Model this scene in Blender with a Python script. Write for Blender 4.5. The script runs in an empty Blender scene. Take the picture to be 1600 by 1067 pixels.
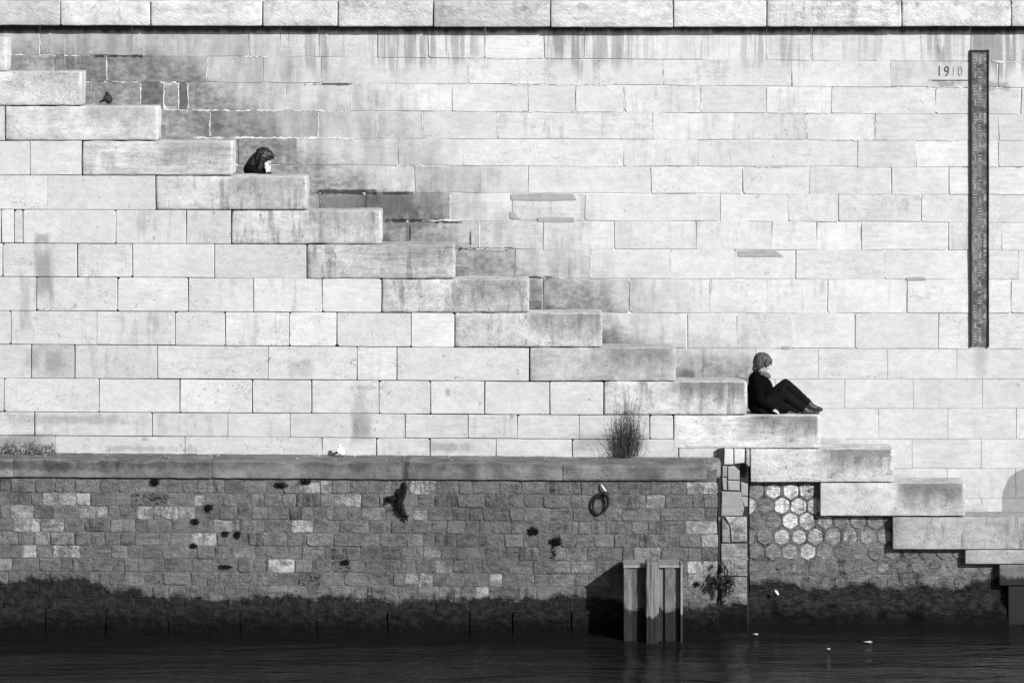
import bpy, bmesh, math, random
from mathutils import Vector, Matrix, noise as mnoise
R = random.Random(7)
rad = math.radians
C = bpy.context.scene.collection
SC = bpy.context.scene

# ------------------------------------------------------------------ camera, sky, sun, exposure
# Positions are pixel coordinates read off an image of 1600 x 1067 pixels; one pixel is 8.75 mm on the stair face (Y = 0).
DIST, U, ZC, HZ = 55.0, 0.00875, 9.4, -100.0
cam = bpy.data.cameras.new('camera'); camo = bpy.data.objects.new('camera', cam); C.objects.link(camo)
camo.location = (0, -DIST, ZC); camo.rotation_euler = (rad(90), 0, 0)
cam.sensor_width = 36; cam.lens = 36 * DIST / U / 1600
cam.shift_y = -(533.5 - HZ) / 1600
cam.clip_end = 3000
SC.camera = camo

SUN_AZ, SUN_EL = 41.0, 26.0          # degrees to the right of the wall's normal, degrees above the horizon
to_sun = Vector((math.sin(rad(SUN_AZ)) * math.cos(rad(SUN_EL)), -math.cos(rad(SUN_AZ)) * math.cos(rad(SUN_EL)), math.sin(rad(SUN_EL))))
w = bpy.data.worlds.new('World'); SC.world = w; w.use_nodes = True
wt = w.node_tree; bg = wt.nodes['Background']
sky = wt.nodes.new('ShaderNodeTexSky'); sky.sky_type = 'NISHITA'; sky.sun_disc = False
sky.sun_elevation = rad(SUN_EL); sky.sun_rotation = rad(180 - SUN_AZ)
bw = wt.nodes.new('ShaderNodeRGBToBW')               # the photograph is black and white: the sky's light is neutral
wt.links.new(sky.outputs[0], bw.inputs[0]); wt.links.new(bw.outputs[0], bg.inputs[0])
bg.inputs[1].default_value = 0.07
sl = bpy.data.lights.new('sun', 'SUN'); sl.energy = 4.2; sl.angle = rad(0.6); sl.color = (1, 1, 1)
so = bpy.data.objects.new('sun', sl); C.objects.link(so); so.location = (20, -30, 20)
so.rotation_euler = (-to_sun).to_track_quat('-Z', 'Y').to_euler()
SC.view_settings.view_transform = 'Standard'; SC.view_settings.look = 'None'
SC.view_settings.exposure = 0.68; SC.view_settings.gamma = 1.0
SC.view_settings.use_curve_mapping = False

# ------------------------------------------------------------------ image pixels -> metres
YB, YP, YH, YM, YR = 2.05, 0.0, 0.10, -0.75, -0.10     # back wall, stair face, hexagon facing, mooring wall, rubble pier
def S(Y): return U * (DIST + Y) / DIST
def X(px, Y): return (px - 800) * S(Y)
def Z(py, Y): return ZC - (py - HZ) * S(Y)
def P(px, py, Y): return Vector((X(px, Y), Y, Z(py, Y)))
def lerp(pts, x):
    if x <= pts[0][0]: return pts[0][1]
    for (a, b), (c, d) in zip(pts, pts[1:]):
        if x <= c: return b + (d - b) * (x - a) / (c - a)
    return pts[-1][1]

# ------------------------------------------------------------------ materials
class G:
    def __init__(s, name):
        s.mat = bpy.data.materials.new(name); s.mat.use_nodes = True
        s.t = s.mat.node_tree; s.b = s.t.nodes['Principled BSDF']
        s.geo = s.n('ShaderNodeNewGeometry'); s.oi = s.n('ShaderNodeObjectInfo')
        s.pos = s.geo.outputs['Position']
        sp = s.n('ShaderNodeSeparateXYZ'); s.l(s.pos, sp.inputs[0]); s.X, s.Y, s.Z = sp.outputs
        s.rnd = s.oi.outputs['Random']
        sc = s.n('ShaderNodeSeparateColor'); s.l(s.oi.outputs['Color'], sc.inputs[0])
        s.tone, s.p1, s.p2 = sc.outputs                  # object colour: tone, stain amount, roughness of dressing
        s.off = s.vm('SCALE', (17.3, 9.1, 23.7), scale=s.rnd)
        s.lp = s.vm('ADD', s.pos, s.off)                 # each stone has its own piece of the pattern
    def n(s, k): return s.t.nodes.new(k)
    def l(s, a, b): s.t.links.new(a, b)
    def put(s, v, sock):
        if isinstance(v, bpy.types.NodeSocket): s.l(v, sock)
        else: sock.default_value = v
    def vm(s, op, a, b=None, scale=None):
        n = s.n('ShaderNodeVectorMath'); n.operation = op; s.put(a, n.inputs[0])
        if b is not None: s.put(b, n.inputs[1])
        if scale is not None: s.put(scale, n.inputs['Scale'])
        return n.outputs[0]
    def m(s, op, a, b=None, c=None, clamp=False):
        n = s.n('ShaderNodeMath'); n.operation = op; n.use_clamp = clamp; s.put(a, n.inputs[0])
        if b is not None: s.put(b, n.inputs[1])
        if c is not None: s.put(c, n.inputs[2])
        return n.outputs[0]
    def noise(s, vec, scale, detail=3, rough=.5, dist=0.0):
        n = s.n('ShaderNodeTexNoise'); s.put(vec, n.inputs['Vector']); n.inputs['Scale'].default_value = scale
        n.inputs['Detail'].default_value = detail; n.inputs['Roughness'].default_value = rough; n.inputs['Distortion'].default_value = dist
        return n.outputs[0]
    def ss(s, x, lo, hi, a=0.0, b=1.0):
        n = s.n('ShaderNodeMapRange'); n.interpolation_type = 'SMOOTHSTEP'; s.put(x, n.inputs[0])
        for k, v in zip((1, 2, 3, 4), (lo, hi, a, b)): s.put(v, n.inputs[k])
        return n.outputs[0]
    def mix(s, f, a, b):
        n = s.n('ShaderNodeMix'); n.data_type = 'FLOAT'; s.put(f, n.inputs[0]); s.put(a, n.inputs[2]); s.put(b, n.inputs[3])
        return n.outputs[0]
    def st(s, vec, k): return s.vm('MULTIPLY', vec, k)
    def curve(s, Yp, pts, soft=False):
        """value along the wall, pts in image pixels (px, value 0..1)"""
        x0, x1 = pts[0][0], pts[-1][0]
        u = s.n('ShaderNodeMapRange'); s.l(s.X, u.inputs[0]); u.inputs[1].default_value = X(x0, Yp); u.inputs[2].default_value = X(x1, Yp)
        r = s.n('ShaderNodeValToRGB'); s.l(u.outputs[0], r.inputs[0]); cr = r.color_ramp
        cr.interpolation = 'EASE' if soft else 'LINEAR'
        while len(cr.elements) < len(pts): cr.elements.new(.5)
        for e, (px, v) in zip(cr.elements, pts): e.position = (px - x0) / (x1 - x0)
        for e, (px, v) in zip(cr.elements, pts): e.color = (v, v, v, 1)
        g = s.n('ShaderNodeRGBToBW'); s.l(r.outputs[0], g.inputs[0]); return g.outputs[0]
    def blot(s, Yp, cx, cy, wx, wy, wob=.03, scale=9, sharp=.5):
        """a stain of its own place and size with a ragged edge"""
        nv = s.noise(s.st(s.pos, (1, 1, .45)), scale, 3)
        o = s.m('MULTIPLY', s.m('SUBTRACT', nv, .5), wob * 4)
        k = S(Yp)
        dx = s.m('DIVIDE', s.m('ABSOLUTE', s.m('SUBTRACT', s.X, X(cx, Yp))), wx * k)
        dz = s.m('DIVIDE', s.m('ABSOLUTE', s.m('SUBTRACT', s.Z, Z(cy, Yp))), wy * k)
        d = s.m('ADD', s.m('MAXIMUM', dx, dz), s.m('DIVIDE', o, min(wx, wy) * k))
        return s.ss(d, 1.15, sharp)
    def done(s, val, rough=.85, height=None, hdist=.01, hstr=1.0, spec=.3):
        s.put(val, s.b.inputs['Base Color']) if isinstance(val, bpy.types.NodeSocket) else s.put((val, val, val, 1), s.b.inputs['Base Color'])
        s.put(rough, s.b.inputs['Roughness']); s.b.inputs['Specular IOR Level'].default_value = spec
        if height is not None:
            bp = s.n('ShaderNodeBump'); bp.inputs['Distance'].default_value = hdist; bp.inputs['Strength'].default_value = hstr
            s.l(height, bp.inputs['Height']); s.l(bp.outputs[0], s.b.inputs['Normal'])
        return s.mat

def stone_base(g, var=.16, pit=.5):
    """mottling, bedding, pits shared by every limestone"""
    sp = lambda x: g.ss(x, .30, .70)                     # spread the noise over its whole range
    big = g.noise(g.lp, 1.6, 4, .6); med = g.noise(g.st(g.lp, (1, 1, 1.6)), 8, 6, .68); fine = g.noise(g.lp, 48, 5, .75)
    bed = g.noise(g.st(g.lp, (1.2, 1, 15)), 2.0, 4, .65)
    v = g.m('ADD', 1.0, g.m('MULTIPLY', g.m('SUBTRACT', sp(big), .5), var * 1.5))
    v = g.m('ADD', v, g.m('MULTIPLY', g.m('SUBTRACT', sp(med), .5), var * 1.7))
    r2 = g.m('FRACT', g.m('MULTIPLY', g.rnd, 7.31)); r3 = g.m('FRACT', g.m('MULTIPLY', g.rnd, 13.7))
    v = g.m('ADD', v, g.m('MULTIPLY', g.m('SUBTRACT', sp(fine), .5), g.m('MULTIPLY', var * 2.0, g.m('ADD', .35, g.m('MULTIPLY', r2, .8)))))
    rain = g.noise(g.st(g.lp, (1, 1, .14)), 9, 4, .7)
    v = g.m('MULTIPLY', v, g.m('SUBTRACT', 1.0, g.m('MULTIPLY', g.m('MULTIPLY', g.ss(rain, .50, .68), g.ss(r3, .45, 1.0)), var * 2.2)))
    v = g.m('ADD', v, g.m('MULTIPLY', g.m('SUBTRACT', sp(bed), .5), g.m('MULTIPLY', var * 1.5, g.ss(g.rnd, .35, .9))))
    zone = g.ss(g.noise(g.st(g.lp, (1, 1, 2.5)), 2.3, 3), .50, .66)
    pits = g.m('MULTIPLY', g.ss(g.noise(g.st(g.lp, (1, 1, 1.6)), 36, 4, .7), .57, .66), g.m('MULTIPLY', zone, g.ss(r2, .1, .8)))
    spots = g.ss(g.noise(g.lp, 9, 2, .5), .70, .76)
    v = g.m('MULTIPLY', v, g.m('SUBTRACT', 1.0, g.m('MULTIPLY', pits, pit)))
    v = g.m('MULTIPLY', v, g.m('SUBTRACT', 1.0, g.m('MULTIPLY', spots, pit * .7)))
    h = g.m('ADD', g.m('MULTIPLY', fine, .6), g.m('SUBTRACT', g.m('MULTIPLY', med, 1.4), g.m('MULTIPLY', pits, 1.2)))
    return v, h, med, fine, big

def mat_back():
    g = G('quay_limestone'); v, h, med, fine, big = stone_base(g, .10, .35)
    val = g.m('MULTIPLY', v, g.tone)
    k = S(YB)
    # drip streaks below the coping
    st = g.noise(g.st(g.pos, (1, 1, .05)), 11, 3, .7); st2 = g.noise(g.st(g.pos, (1, 1, .12)), 3.2, 2)
    where = g.curve(YB, [(0, .25), (330, .3), (420, .25), (445, .7), (505, .75), (545, .3), (585, .65), (650, .9), (735, .8), (760, .2), (850, .15), (862, 1), (900, .95), (985, .8), (1010, .45), (1080, .4), (1100, .65), (1130, .3), (1190, .75), (1235, .6), (1270, .25), (1360, .5), (1390, .3), (1465, .85), (1500, .5), (1525, 1), (1600, .9)])
    lim = g.m('ADD', Z(104, YB), g.m('MULTIPLY', g.m('SUBTRACT', st2, .5), -.9))
    fall = g.ss(g.Z, g.m('SUBTRACT', lim, .10), g.m('ADD', lim, .16))
    stk = g.m('MULTIPLY', g.ss(g.m('ADD', st, g.m('MULTIPLY', where, .26)), .62, .74), g.m('MULTIPLY', fall, where))
    wht = g.m('MULTIPLY', g.ss(g.noise(g.st(g.vm('ADD', g.pos, (31, 0, 5)), (1, 1, .05)), 16, 2), .6, .68), g.m('MULTIPLY', fall, where))
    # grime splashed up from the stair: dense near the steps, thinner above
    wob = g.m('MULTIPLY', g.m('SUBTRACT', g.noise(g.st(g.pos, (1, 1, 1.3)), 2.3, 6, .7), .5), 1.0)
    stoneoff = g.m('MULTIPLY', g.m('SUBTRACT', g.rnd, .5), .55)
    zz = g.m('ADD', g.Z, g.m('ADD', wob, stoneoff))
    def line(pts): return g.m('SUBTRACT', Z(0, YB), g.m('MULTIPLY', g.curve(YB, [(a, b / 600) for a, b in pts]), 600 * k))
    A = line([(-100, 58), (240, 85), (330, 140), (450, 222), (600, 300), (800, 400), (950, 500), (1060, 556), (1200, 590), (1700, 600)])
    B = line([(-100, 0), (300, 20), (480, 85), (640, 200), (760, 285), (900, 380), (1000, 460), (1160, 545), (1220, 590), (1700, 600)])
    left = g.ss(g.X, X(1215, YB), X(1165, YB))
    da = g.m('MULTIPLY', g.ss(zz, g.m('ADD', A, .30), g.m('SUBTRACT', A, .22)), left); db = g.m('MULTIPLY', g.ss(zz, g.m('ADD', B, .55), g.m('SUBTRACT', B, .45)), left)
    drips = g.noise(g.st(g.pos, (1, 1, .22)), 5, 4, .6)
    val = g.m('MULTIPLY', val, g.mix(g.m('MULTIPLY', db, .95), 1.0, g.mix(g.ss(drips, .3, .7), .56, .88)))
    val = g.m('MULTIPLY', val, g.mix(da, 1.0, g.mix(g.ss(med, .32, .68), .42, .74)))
    for b in [(545, 318, 55, 15), (615, 320, 50, 20), (650, 349, 45, 8)]:
        val = g.m('MULTIPLY', val, g.mix(g.m('MULTIPLY', g.blot(YB, *b, wob=.06), g.ss(med, .3, .6)), 1.0, .52))
    for b in [(538, 300, 64, 4.5), (618, 302, 28, 3), (640, 345, 45, 3), (700, 347, 20, 2), (640, 366, 1.6, 14), (760, 389, 40, 2), (830, 434, 30, 2.5), (180, 88, 40, 2), (520, 132, 40, 2), (90, 131, 40, 2.5), (735, 367, 1.2, 12)]:
        val = g.m('MULTIPLY', val, g.mix(g.blot(YB, *b, wob=.014, scale=14), 1.0, .2))
    for b in [(950, 528, 16, 14), (868, 484, 26, 5), (845, 488, 20, 6), (1072, 584, 20, 7)]:
        val = g.m('MULTIPLY', val, g.mix(g.blot(YB, *b, wob=.04), 1.0, .6))
    val = g.m('MULTIPLY', val, g.mix(g.m('MULTIPLY', g.blot(YB, 1531, 565, 15, 32, wob=.015, sharp=.2), .8), 1.0, .74))
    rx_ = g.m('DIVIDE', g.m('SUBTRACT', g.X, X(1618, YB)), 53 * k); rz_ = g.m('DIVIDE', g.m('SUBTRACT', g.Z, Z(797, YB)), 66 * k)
    round_patch = g.ss(g.m('ADD', g.m('ADD', g.m('POWER', g.m('ABSOLUTE', rx_), 2.6), g.m('POWER', g.m('ABSOLUTE', rz_), 2.6)), g.m('MULTIPLY', g.m('SUBTRACT', g.noise(g.pos, 6, 3), .5), .25)), 1.06, .94)
    val = g.m('MULTIPLY', val, g.mix(round_patch, 1.0, .52))                 # a rounded darker patch low on the wall
    for b in [(1480, 131, 22, 6), (1560, 135, 18, 7), (1470, 84, 6, 14)]:
        val = g.m('MULTIPLY', val, g.mix(g.blot(YB, *b, wob=.03), 1.0, .62))
    val = g.mix(g.m('MULTIPLY', wht, .7), val, .5)
    val = g.m('MULTIPLY', val, g.mix(g.m('MULTIPLY', stk, g.mix(med, .5, 1.1)), 1.0, .40))
    crust_shade = g.ss(g.m('ADD', g.Z, g.m('MULTIPLY', g.m('SUBTRACT', g.noise(g.st(g.pos, (1, 1, .3)), 9, 4), .5), .12)), Z(54, YB), Z(46, YB))
    val = g.m('MULTIPLY', val, g.mix(crust_shade, 1.0, .12))               # black encrusted grime under the coping, widened to paint in more of its shadow
    return g.done(val, .9, h, .006, .7)

def mat_mortar(name, light=.5, dark=.05, bias=.5, dk=None):
    g = G(name)
    a = g.noise(g.st(g.pos, (1, 1, 2)), 3.1, 4, .6); f = g.noise(g.pos, 50, 3)
    mask = g.ss(a, bias - .05, bias + .07)
    if dk is not None:                                   # the lower, later masonry has grey joints
        mask = g.m('MULTIPLY', mask, g.ss(g.Z, dk - .05, dk + .05))
    val = g.mix(mask, dark, g.m('MULTIPLY', light, g.m('ADD', .7, g.m('MULTIPLY', f, .6))))
    return g.done(val, .95, f, .01)

def mat_spandrel():
    g = G('stair_limestone'); v, h, med, fine, big = stone_base(g, .10, .5)
    val = g.m('MULTIPLY', v, g.tone)
    for (b, s) in [((68, 425, 17, 45), .5), ((66, 372, 14, 10), .55), ((40, 470, 10, 50), .72), ((84, 565, 16, 22), .68), ((50, 560, 14, 20), .72),
                   ((561, 640, 13, 50), .72), ((566, 668, 18, 26), .62), ((575, 606, 32, 4), .72), ((470, 575, 26, 16), .74), ((120, 655, 125, 9), .7), ((28, 690, 62, 16), .52),
                   ((700, 698, 40, 8), .6), ((940, 690, 60, 16), .68), ((700, 613, 6, 10), .6), ((990, 690, 26, 14), .5), ((220, 700, 80, 5), .7)]:
        val = g.m('MULTIPLY', val, g.mix(g.m('MULTIPLY', g.blot(YP, *b, wob=.035, sharp=.35), g.mix(med, .5, 1.25)), 1.0, s))
    spl = g.ss(g.m('ADD', g.Z, g.m('MULTIPLY', g.noise(g.pos, 3, 4), .5)), Z(675, YP), Z(712, YP))
    val = g.m('MULTIPLY', val, g.mix(spl, 1.0, .60))
    return g.done(val, .9, h, .007, .75)

def mat_block():
    g = G('parapet_limestone'); v, h, med, fine, big = stone_base(g, .20, .6)
    tc = g.n('ShaderNodeTexCoord'); sp = g.n('ShaderNodeSeparateXYZ'); g.l(tc.outputs['Generated'], sp.inputs[0]); gx, gy, gz = sp.outputs
    # diagonal pick dressing
    rot = g.n('ShaderNodeVectorRotate'); rot.rotation_type = 'Y_AXIS'; rot.inputs['Angle'].default_value = rad(38); g.l(g.lp, rot.inputs[0])
    pick = g.noise(g.st(rot.outputs[0], (1, 1, 5)), 11, 4, .7, .4)
    amt = g.ss(g.p2, 0, 1)
    v = g.m('ADD', v, g.m('MULTIPLY', g.m('SUBTRACT', pick, .5), g.m('MULTIPLY', amt, .5)))
    val = g.m('MULTIPLY', v, g.tone)
    strk = g.noise(g.st(g.lp, (1, 1, .28)), 6, 4, .65)
    reach = g.m('ADD', gz, g.m('MULTIPLY', g.m('SUBTRACT', strk, .5), 1.5))
    wash = g.m('MULTIPLY', g.ss(gx, g.m('ADD', .43, g.m('MULTIPLY', g.m('SUBTRACT', big, .5), .5)), .60), g.ss(reach, .0, .95))
    nsp = g.n('ShaderNodeSeparateXYZ'); g.l(g.geo.outputs['True Normal'], nsp.inputs[0])      # the wash runs down the river face only
    edge = g.m('MULTIPLY', g.m('SUBTRACT', 1.0, g.ss(gx, .965, .99)), g.ss(nsp.outputs[1], -.55, -.85))
    val = g.m('MULTIPLY', val, g.mix(g.m('MULTIPLY', g.m('MULTIPLY', wash, edge), g.p1), 1.0, .25))
    hh = g.m('ADD', h, g.m('MULTIPLY', pick, g.m('MULTIPLY', amt, 2.2)))
    wet = wetmask(g, YP, [(1480, 895), (1540, 893), (1575, 900), (1700, 900)], .06)
    val = g.mix(wet, val, g.mix(fine, .008, .02))
    return g.done(val, .9, hh, .010, .9)

def wetmask(g, Yp, pts, amp=.16):
    """below the ragged high-water line"""
    lo, hi = 880, 980
    lvl = g.m('SUBTRACT', Z(lo, Yp), g.m('MULTIPLY', g.curve(Yp, [(a, (b - lo) / 100) for a, b in pts]), 100 * S(Yp)))
    nz = g.m('MULTIPLY', g.m('SUBTRACT', g.noise(g.st(g.pos, (1, 1, .8)), 4.5, 7, .72), .5), amp * 3)
    n2 = g.m('MULTIPLY', g.m('SUBTRACT', g.noise(g.pos, 22, 4, .7), .5), .10)
    return g.ss(g.m('SUBTRACT', g.m('ADD', g.m('ADD', g.Z, nz), n2), lvl), .045, -.045)

BRICK_WET = [(-100, 903), (0, 905), (130, 902), (175, 918), (240, 930), (290, 930), (330, 938), (390, 930), (520, 932), (650, 936), (720, 930), (820, 935), (915, 930), (1060, 945), (1115, 945), (1135, 955)]
def mat_brick(wet=True):
    g = G('mooring_wall_stone'); v, h, med, fine, big = stone_base(g, .30, .45)
    rough = g.noise(g.lp, 16, 5, .7, .6)
    v = g.m('ADD', v, g.m('MULTIPLY', g.m('SUBTRACT', rough, .5), g.m('MULTIPLY', g.p2, 1.6)))
    film = g.noise(g.st(g.pos, (1, 1, 1)), 5.5, 6, .72)              # a lime and silt film lies over bricks and joints alike
    val = g.m('MULTIPLY', v, g.mix(g.m('MULTIPLY', g.ss(film, g.m('ADD', .36, g.m('MULTIPLY', g.ss(g.tone, .14, .2), .10)), g.m('ADD', .52, g.m('MULTIPLY', g.ss(g.tone, .14, .2), .06))), 1.0), g.tone, g.m('ADD', g.m('MULTIPLY', g.tone, .3), .088)))
    hole = g.m('MULTIPLY', g.ss(g.noise(g.st(g.lp, (1, 1, 1.4)), 17, 4, .6), .52, .60), g.p1)
    val = g.mix(hole, val, .012)
    val = g.m('MULTIPLY', val, g.mix(g.m('MULTIPLY', g.blot(YM, 755, 840, 90, 70, wob=.12, scale=3), 1), 1.0, .84))
    val = g.m('MULTIPLY', val, g.mix(g.m('MULTIPLY', g.blot(YM, 600, 880, 60, 24, wob=.12, scale=3), 1), 1.0, .82))
    wt_ = wetmask(g, YM, BRICK_WET, .15)
    deep = g.ss(g.m('ADD', g.Z, g.m('MULTIPLY', g.m('SUBTRACT', med, .5), .3)), .36, .06)
    val = g.mix(wt_, val, g.m('MULTIPLY', g.mix(g.ss(g.m('ADD', g.m('MULTIPLY', med, .6), g.m('MULTIPLY', fine, .4)), .36, .66), .004, .030), g.mix(deep, 1.0, .16)))
    return g.done(val, g.mix(wt_, .95, .85), g.m('ADD', h, g.m('MULTIPLY', rough, g.m('ADD', 1.0, g.m('MULTIPLY', g.p2, 2.4)))), .024, 1.0, spec=.12)

def mat_hex(pav=True):
    g = G('hexagon_paver_stone' if pav else 'hexagon_bedding'); v, h, med, fine, big = stone_base(g, .36, .4)
    cut = g.noise(g.st(g.lp, (1, 1, 3.2)), 13, 4, .7, .5)
    if pav: v = g.m('ADD', v, g.m('MULTIPLY', g.m('SUBTRACT', g.ss(cut, .3, .7), .5), .75))
    val = g.m('MULTIPLY', v, g.tone)
    film = g.ss(g.noise(g.pos, 8, 6, .72), .42, .58)
    if pav: val = g.mix(g.m('MULTIPLY', film, g.p1), val, .10)
    wt_ = wetmask(g, YH, [(1150, 906), (1190, 912), (1215, 905), (1240, 912), (1300, 916), (1345, 914), (1356, 906), (1370, 915), (1500, 917), (1530, 908), (1550, 900), (1700, 900)], .11)
    deep = g.ss(g.m('ADD', g.Z, g.m('MULTIPLY', g.m('SUBTRACT', med, .5), .3)), .34, .06)
    val = g.mix(wt_, val, g.m('MULTIPLY', g.mix(g.ss(g.m('ADD', g.m('MULTIPLY', med, .5), g.m('MULTIPLY', cut, .5)), .38, .64), .003, .032), g.mix(deep, 1.0, .2)))
    return g.done(val, g.mix(wt_, .95, .85), g.m('ADD', h, g.m('MULTIPLY', cut, 2.0)), .016, 1.0, spec=.12)

def mat_ledge():
    g = G('ledge_stone'); v, h, med, fine, big = stone_base(g, .2, .3)
    drip = g.noise(g.st(g.pos, (1, 1, .35)), 3.4, 4, .6)
    val = g.m('MULTIPLY', g.m('MULTIPLY', v, g.tone), g.mix(g.ss(drip, .3, .7), .62, 1.18))
    for (b, s) in [((633, 745, 7, 30), .45), ((70, 728, 120, 8), .62), ((250, 725, 60, 6), .7), ((1000, 740, 40, 12), .7)]:
        val = g.m('MULTIPLY', val, g.mix(g.blot(YM, *b, wob=.05), 1.0, s))
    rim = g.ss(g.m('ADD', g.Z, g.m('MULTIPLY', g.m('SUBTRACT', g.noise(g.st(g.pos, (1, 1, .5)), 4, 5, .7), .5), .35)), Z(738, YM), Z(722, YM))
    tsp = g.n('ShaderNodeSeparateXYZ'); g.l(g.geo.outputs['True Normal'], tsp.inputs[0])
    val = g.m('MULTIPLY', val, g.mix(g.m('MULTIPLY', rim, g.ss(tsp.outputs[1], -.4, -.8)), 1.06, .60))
    return g.done(val, .92, h, .012, .9)

def mat_coping():
    g = G('coping_limestone'); v, h, med, fine, big = stone_base(g, .17, .5)
    lich = g.ss(g.noise(g.st(g.lp, (1, 1, 1.3)), 5, 6, .7), .5, .63)
    top = g.ss(g.m('ADD', g.Z, g.m('MULTIPLY', g.m('SUBTRACT', g.noise(g.lp, 4, 4), .5), .4)), Z(24, YB), Z(4, YB))
    val = g.m('MULTIPLY', g.m('MULTIPLY', v, g.tone), g.mix(g.m('MULTIPLY', lich, g.mix(top, .25, 1)), 1.0, .68))
    rot = g.n('ShaderNodeVectorRotate'); rot.rotation_type = 'Y_AXIS'; rot.inputs['Angle'].default_value = rad(-35); g.l(g.lp, rot.inputs[0])
    pick = g.noise(g.st(rot.outputs[0], (1, 1, 5)), 9, 4, .7, .4)
    val = g.m('MULTIPLY', val, g.m('ADD', 1, g.m('MULTIPLY', g.m('SUBTRACT', pick, .5), .35)))
    return g.done(val, .9, g.m('ADD', h, g.m('MULTIPLY', pick, 1.5)), .009, .9)

def simple(name, tone, var=.2, scale=20, rough=.85, spec=.3, bump=.0, wet=None, stretch=(1, 1, 1)):
    g = G(name); n = g.noise(g.st(g.pos, stretch), scale, 4, .6)
    val = g.m('MULTIPLY', tone, g.m('ADD', 1 - var, g.m('MULTIPLY', n, 2 * var)))
    if wet is not None:
        k = g.ss(g.m('ADD', g.Z, g.m('MULTIPLY', g.m('SUBTRACT', g.noise(g.pos, 11, 6, .7), .5), .36)), wet + .025, wet - .025)
        val = g.mix(k, val, g.mix(n, .004, .026))
    return g.done(val, rough, n if bump else None, bump or .01, 1.0, spec)

def mat_water():
    g = G('river_water')
    a = g.noise(g.st(g.pos, (.3, 1.5, 1)), 1.1, 4, .55, .8); b = g.noise(g.st(g.pos, (.5, 1.7, 1)), 7, 3, .5)
    g.b.inputs['IOR'].default_value = 1.19
    return g.done(.008, .10, g.m('ADD', g.m('MULTIPLY', a, 1.0), g.m('MULTIPLY', b, .25)), .09, 1.0, spec=.5)

def mat_gauge():
    g = G('gauge_board_paint'); a = g.noise(g.pos, 8, 6, .75); f = g.noise(g.st(g.pos, (1, 1, 2.5)), 26, 4, .7)
    val = g.mix(g.ss(a, .36, .66), .05, .17); val = g.m('MULTIPLY', val, g.mix(g.ss(f, .3, .7), .5, 1.5))
    return g.done(val, .75, f, .01)

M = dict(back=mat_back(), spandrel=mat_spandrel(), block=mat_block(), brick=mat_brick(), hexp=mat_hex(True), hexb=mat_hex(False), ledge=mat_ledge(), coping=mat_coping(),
         water=mat_water(),
         mortar_back=mat_mortar('lime_mortar', .52, .24, .42, Z(545, YB)), mortar_stair=mat_mortar('open_joint', .3, .03, .66), mortar_smear=simple('lime_smear', .46, .45, 9),
         mortar_pier=mat_mortar('pier_joint', .2, .02, .7), patch=simple('cement_patch', .25, .35, 14, bump=.006),
         coat=simple('black_wool', .0025, .3, 60, .95, .03), coat2=simple('black_jacket', .004, .3, 60, .9, .06), trouser=simple('dark_trouser_cloth', .006, .3, 50, .95, .05), shoe=simple('black_shoe_leather', .010, .2, 30, .5, .4),
         skin=simple('skin', .34, .05, 20, .6, .3), hair=simple('brown_hair', .042, .95, 34, .5, .5, .02, stretch=(1, 1, .22)), hair2=simple('black_hair', .007, .4, 60, .5, .4, .004, stretch=(1, 1, .25)), scarf=simple('grey_fluffy_wool', .10, .5, 60, .95, .1, .01),
         eye=simple('dark_eye', .02, .1), lip=simple('lip', .28, .1),
         iron=simple('rusty_iron', .012, .4, 25, .75, .3, .006), steel=simple('grey_steel_pile', .105, .95, 13, .85, .15, .02, wet=Z(950, -1.2), stretch=(1, 1, .4)), edge=simple('worn_steel_edge', .2, .7, 12, .6, .4, wet=Z(958, -1.3)),
         timber=simple('weathered_timber', .13, .75, 26, .9, .2, .02, wet=Z(962, -1.3), stretch=(1, 1, .06)),
         board=mat_gauge(), rail=simple('gauge_rail', .016, .3, 12, .7, .3), mark=simple('gauge_mark_enamel', .19, .9, 11, .6, .3), carved=simple('carved_dark', .07, .4, 60), carved2=simple('carved_grey', .2, .3, 60),
         leaf=simple('dark_leaf', .028, .5, 14, .7, .3), twig=simple('dry_twig', .075, .5, 20, .9), twigp=simple('pale_twig', .2, .3, 20, .9), moss=simple('dark_moss', .010, .6, 30, .95, .1), weed=simple('ledge_weed', .12, .6, 20, .9),
         pale=simple('pale_floating_leaf', .3, .3), white=simple('white_feather', .8, .05, 30, .8), dark=simple('dark_feather', .012, .4, 30, .7), greyf=simple('grey_feather', .07, .3, 30, .7), paper=simple('white_scrap', .75, .1), deck=simple('pavement_stone', .3, .25, 4), tread=simple('tread_stone', .24, .3, 5, bump=.004))

# ------------------------------------------------------------------ object helpers
def link(name, me, mat=None, parent=None, loc=(0, 0, 0), color=None):
    o = bpy.data.objects.new(name, me); C.objects.link(o)
    if mat is not None and me is not None and not me.materials: me.materials.append(mat)
    o.location = Vector(loc)
    if parent is not None:
        o.parent = parent; o.location = Vector(loc) - wloc(parent)
    if color is not None: o.color = (color[0], color[1], color[2], 1)
    return o
def wloc(o):
    v = Vector(o.location)
    while o.parent: o = o.parent; v += o.location
    return v
def thing(name, label, cat, loc, group=None):
    o = bpy.data.objects.new(name, None); C.objects.link(o); o.location = loc; o.empty_display_size = .2
    return tag(o, label, cat, group)
def tag(o, label, cat, group=None):
    o['label'] = label; o['category'] = cat
    if group: o['group'] = group
    return o
def mesh(bm, name='part', smooth=False):
    me = bpy.data.meshes.new(name); bm.to_mesh(me); bm.free()
    if smooth:
        for p in me.polygons: p.use_smooth = True
    return me
def recenter(me):
    lo = Vector([min(v.co[i] for v in me.vertices) for i in range(3)]); hi = Vector([max(v.co[i] for v in me.vertices) for i in range(3)])
    c = (lo + hi) / 2; me.transform(Matrix.Translation(-c)); return c
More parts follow.
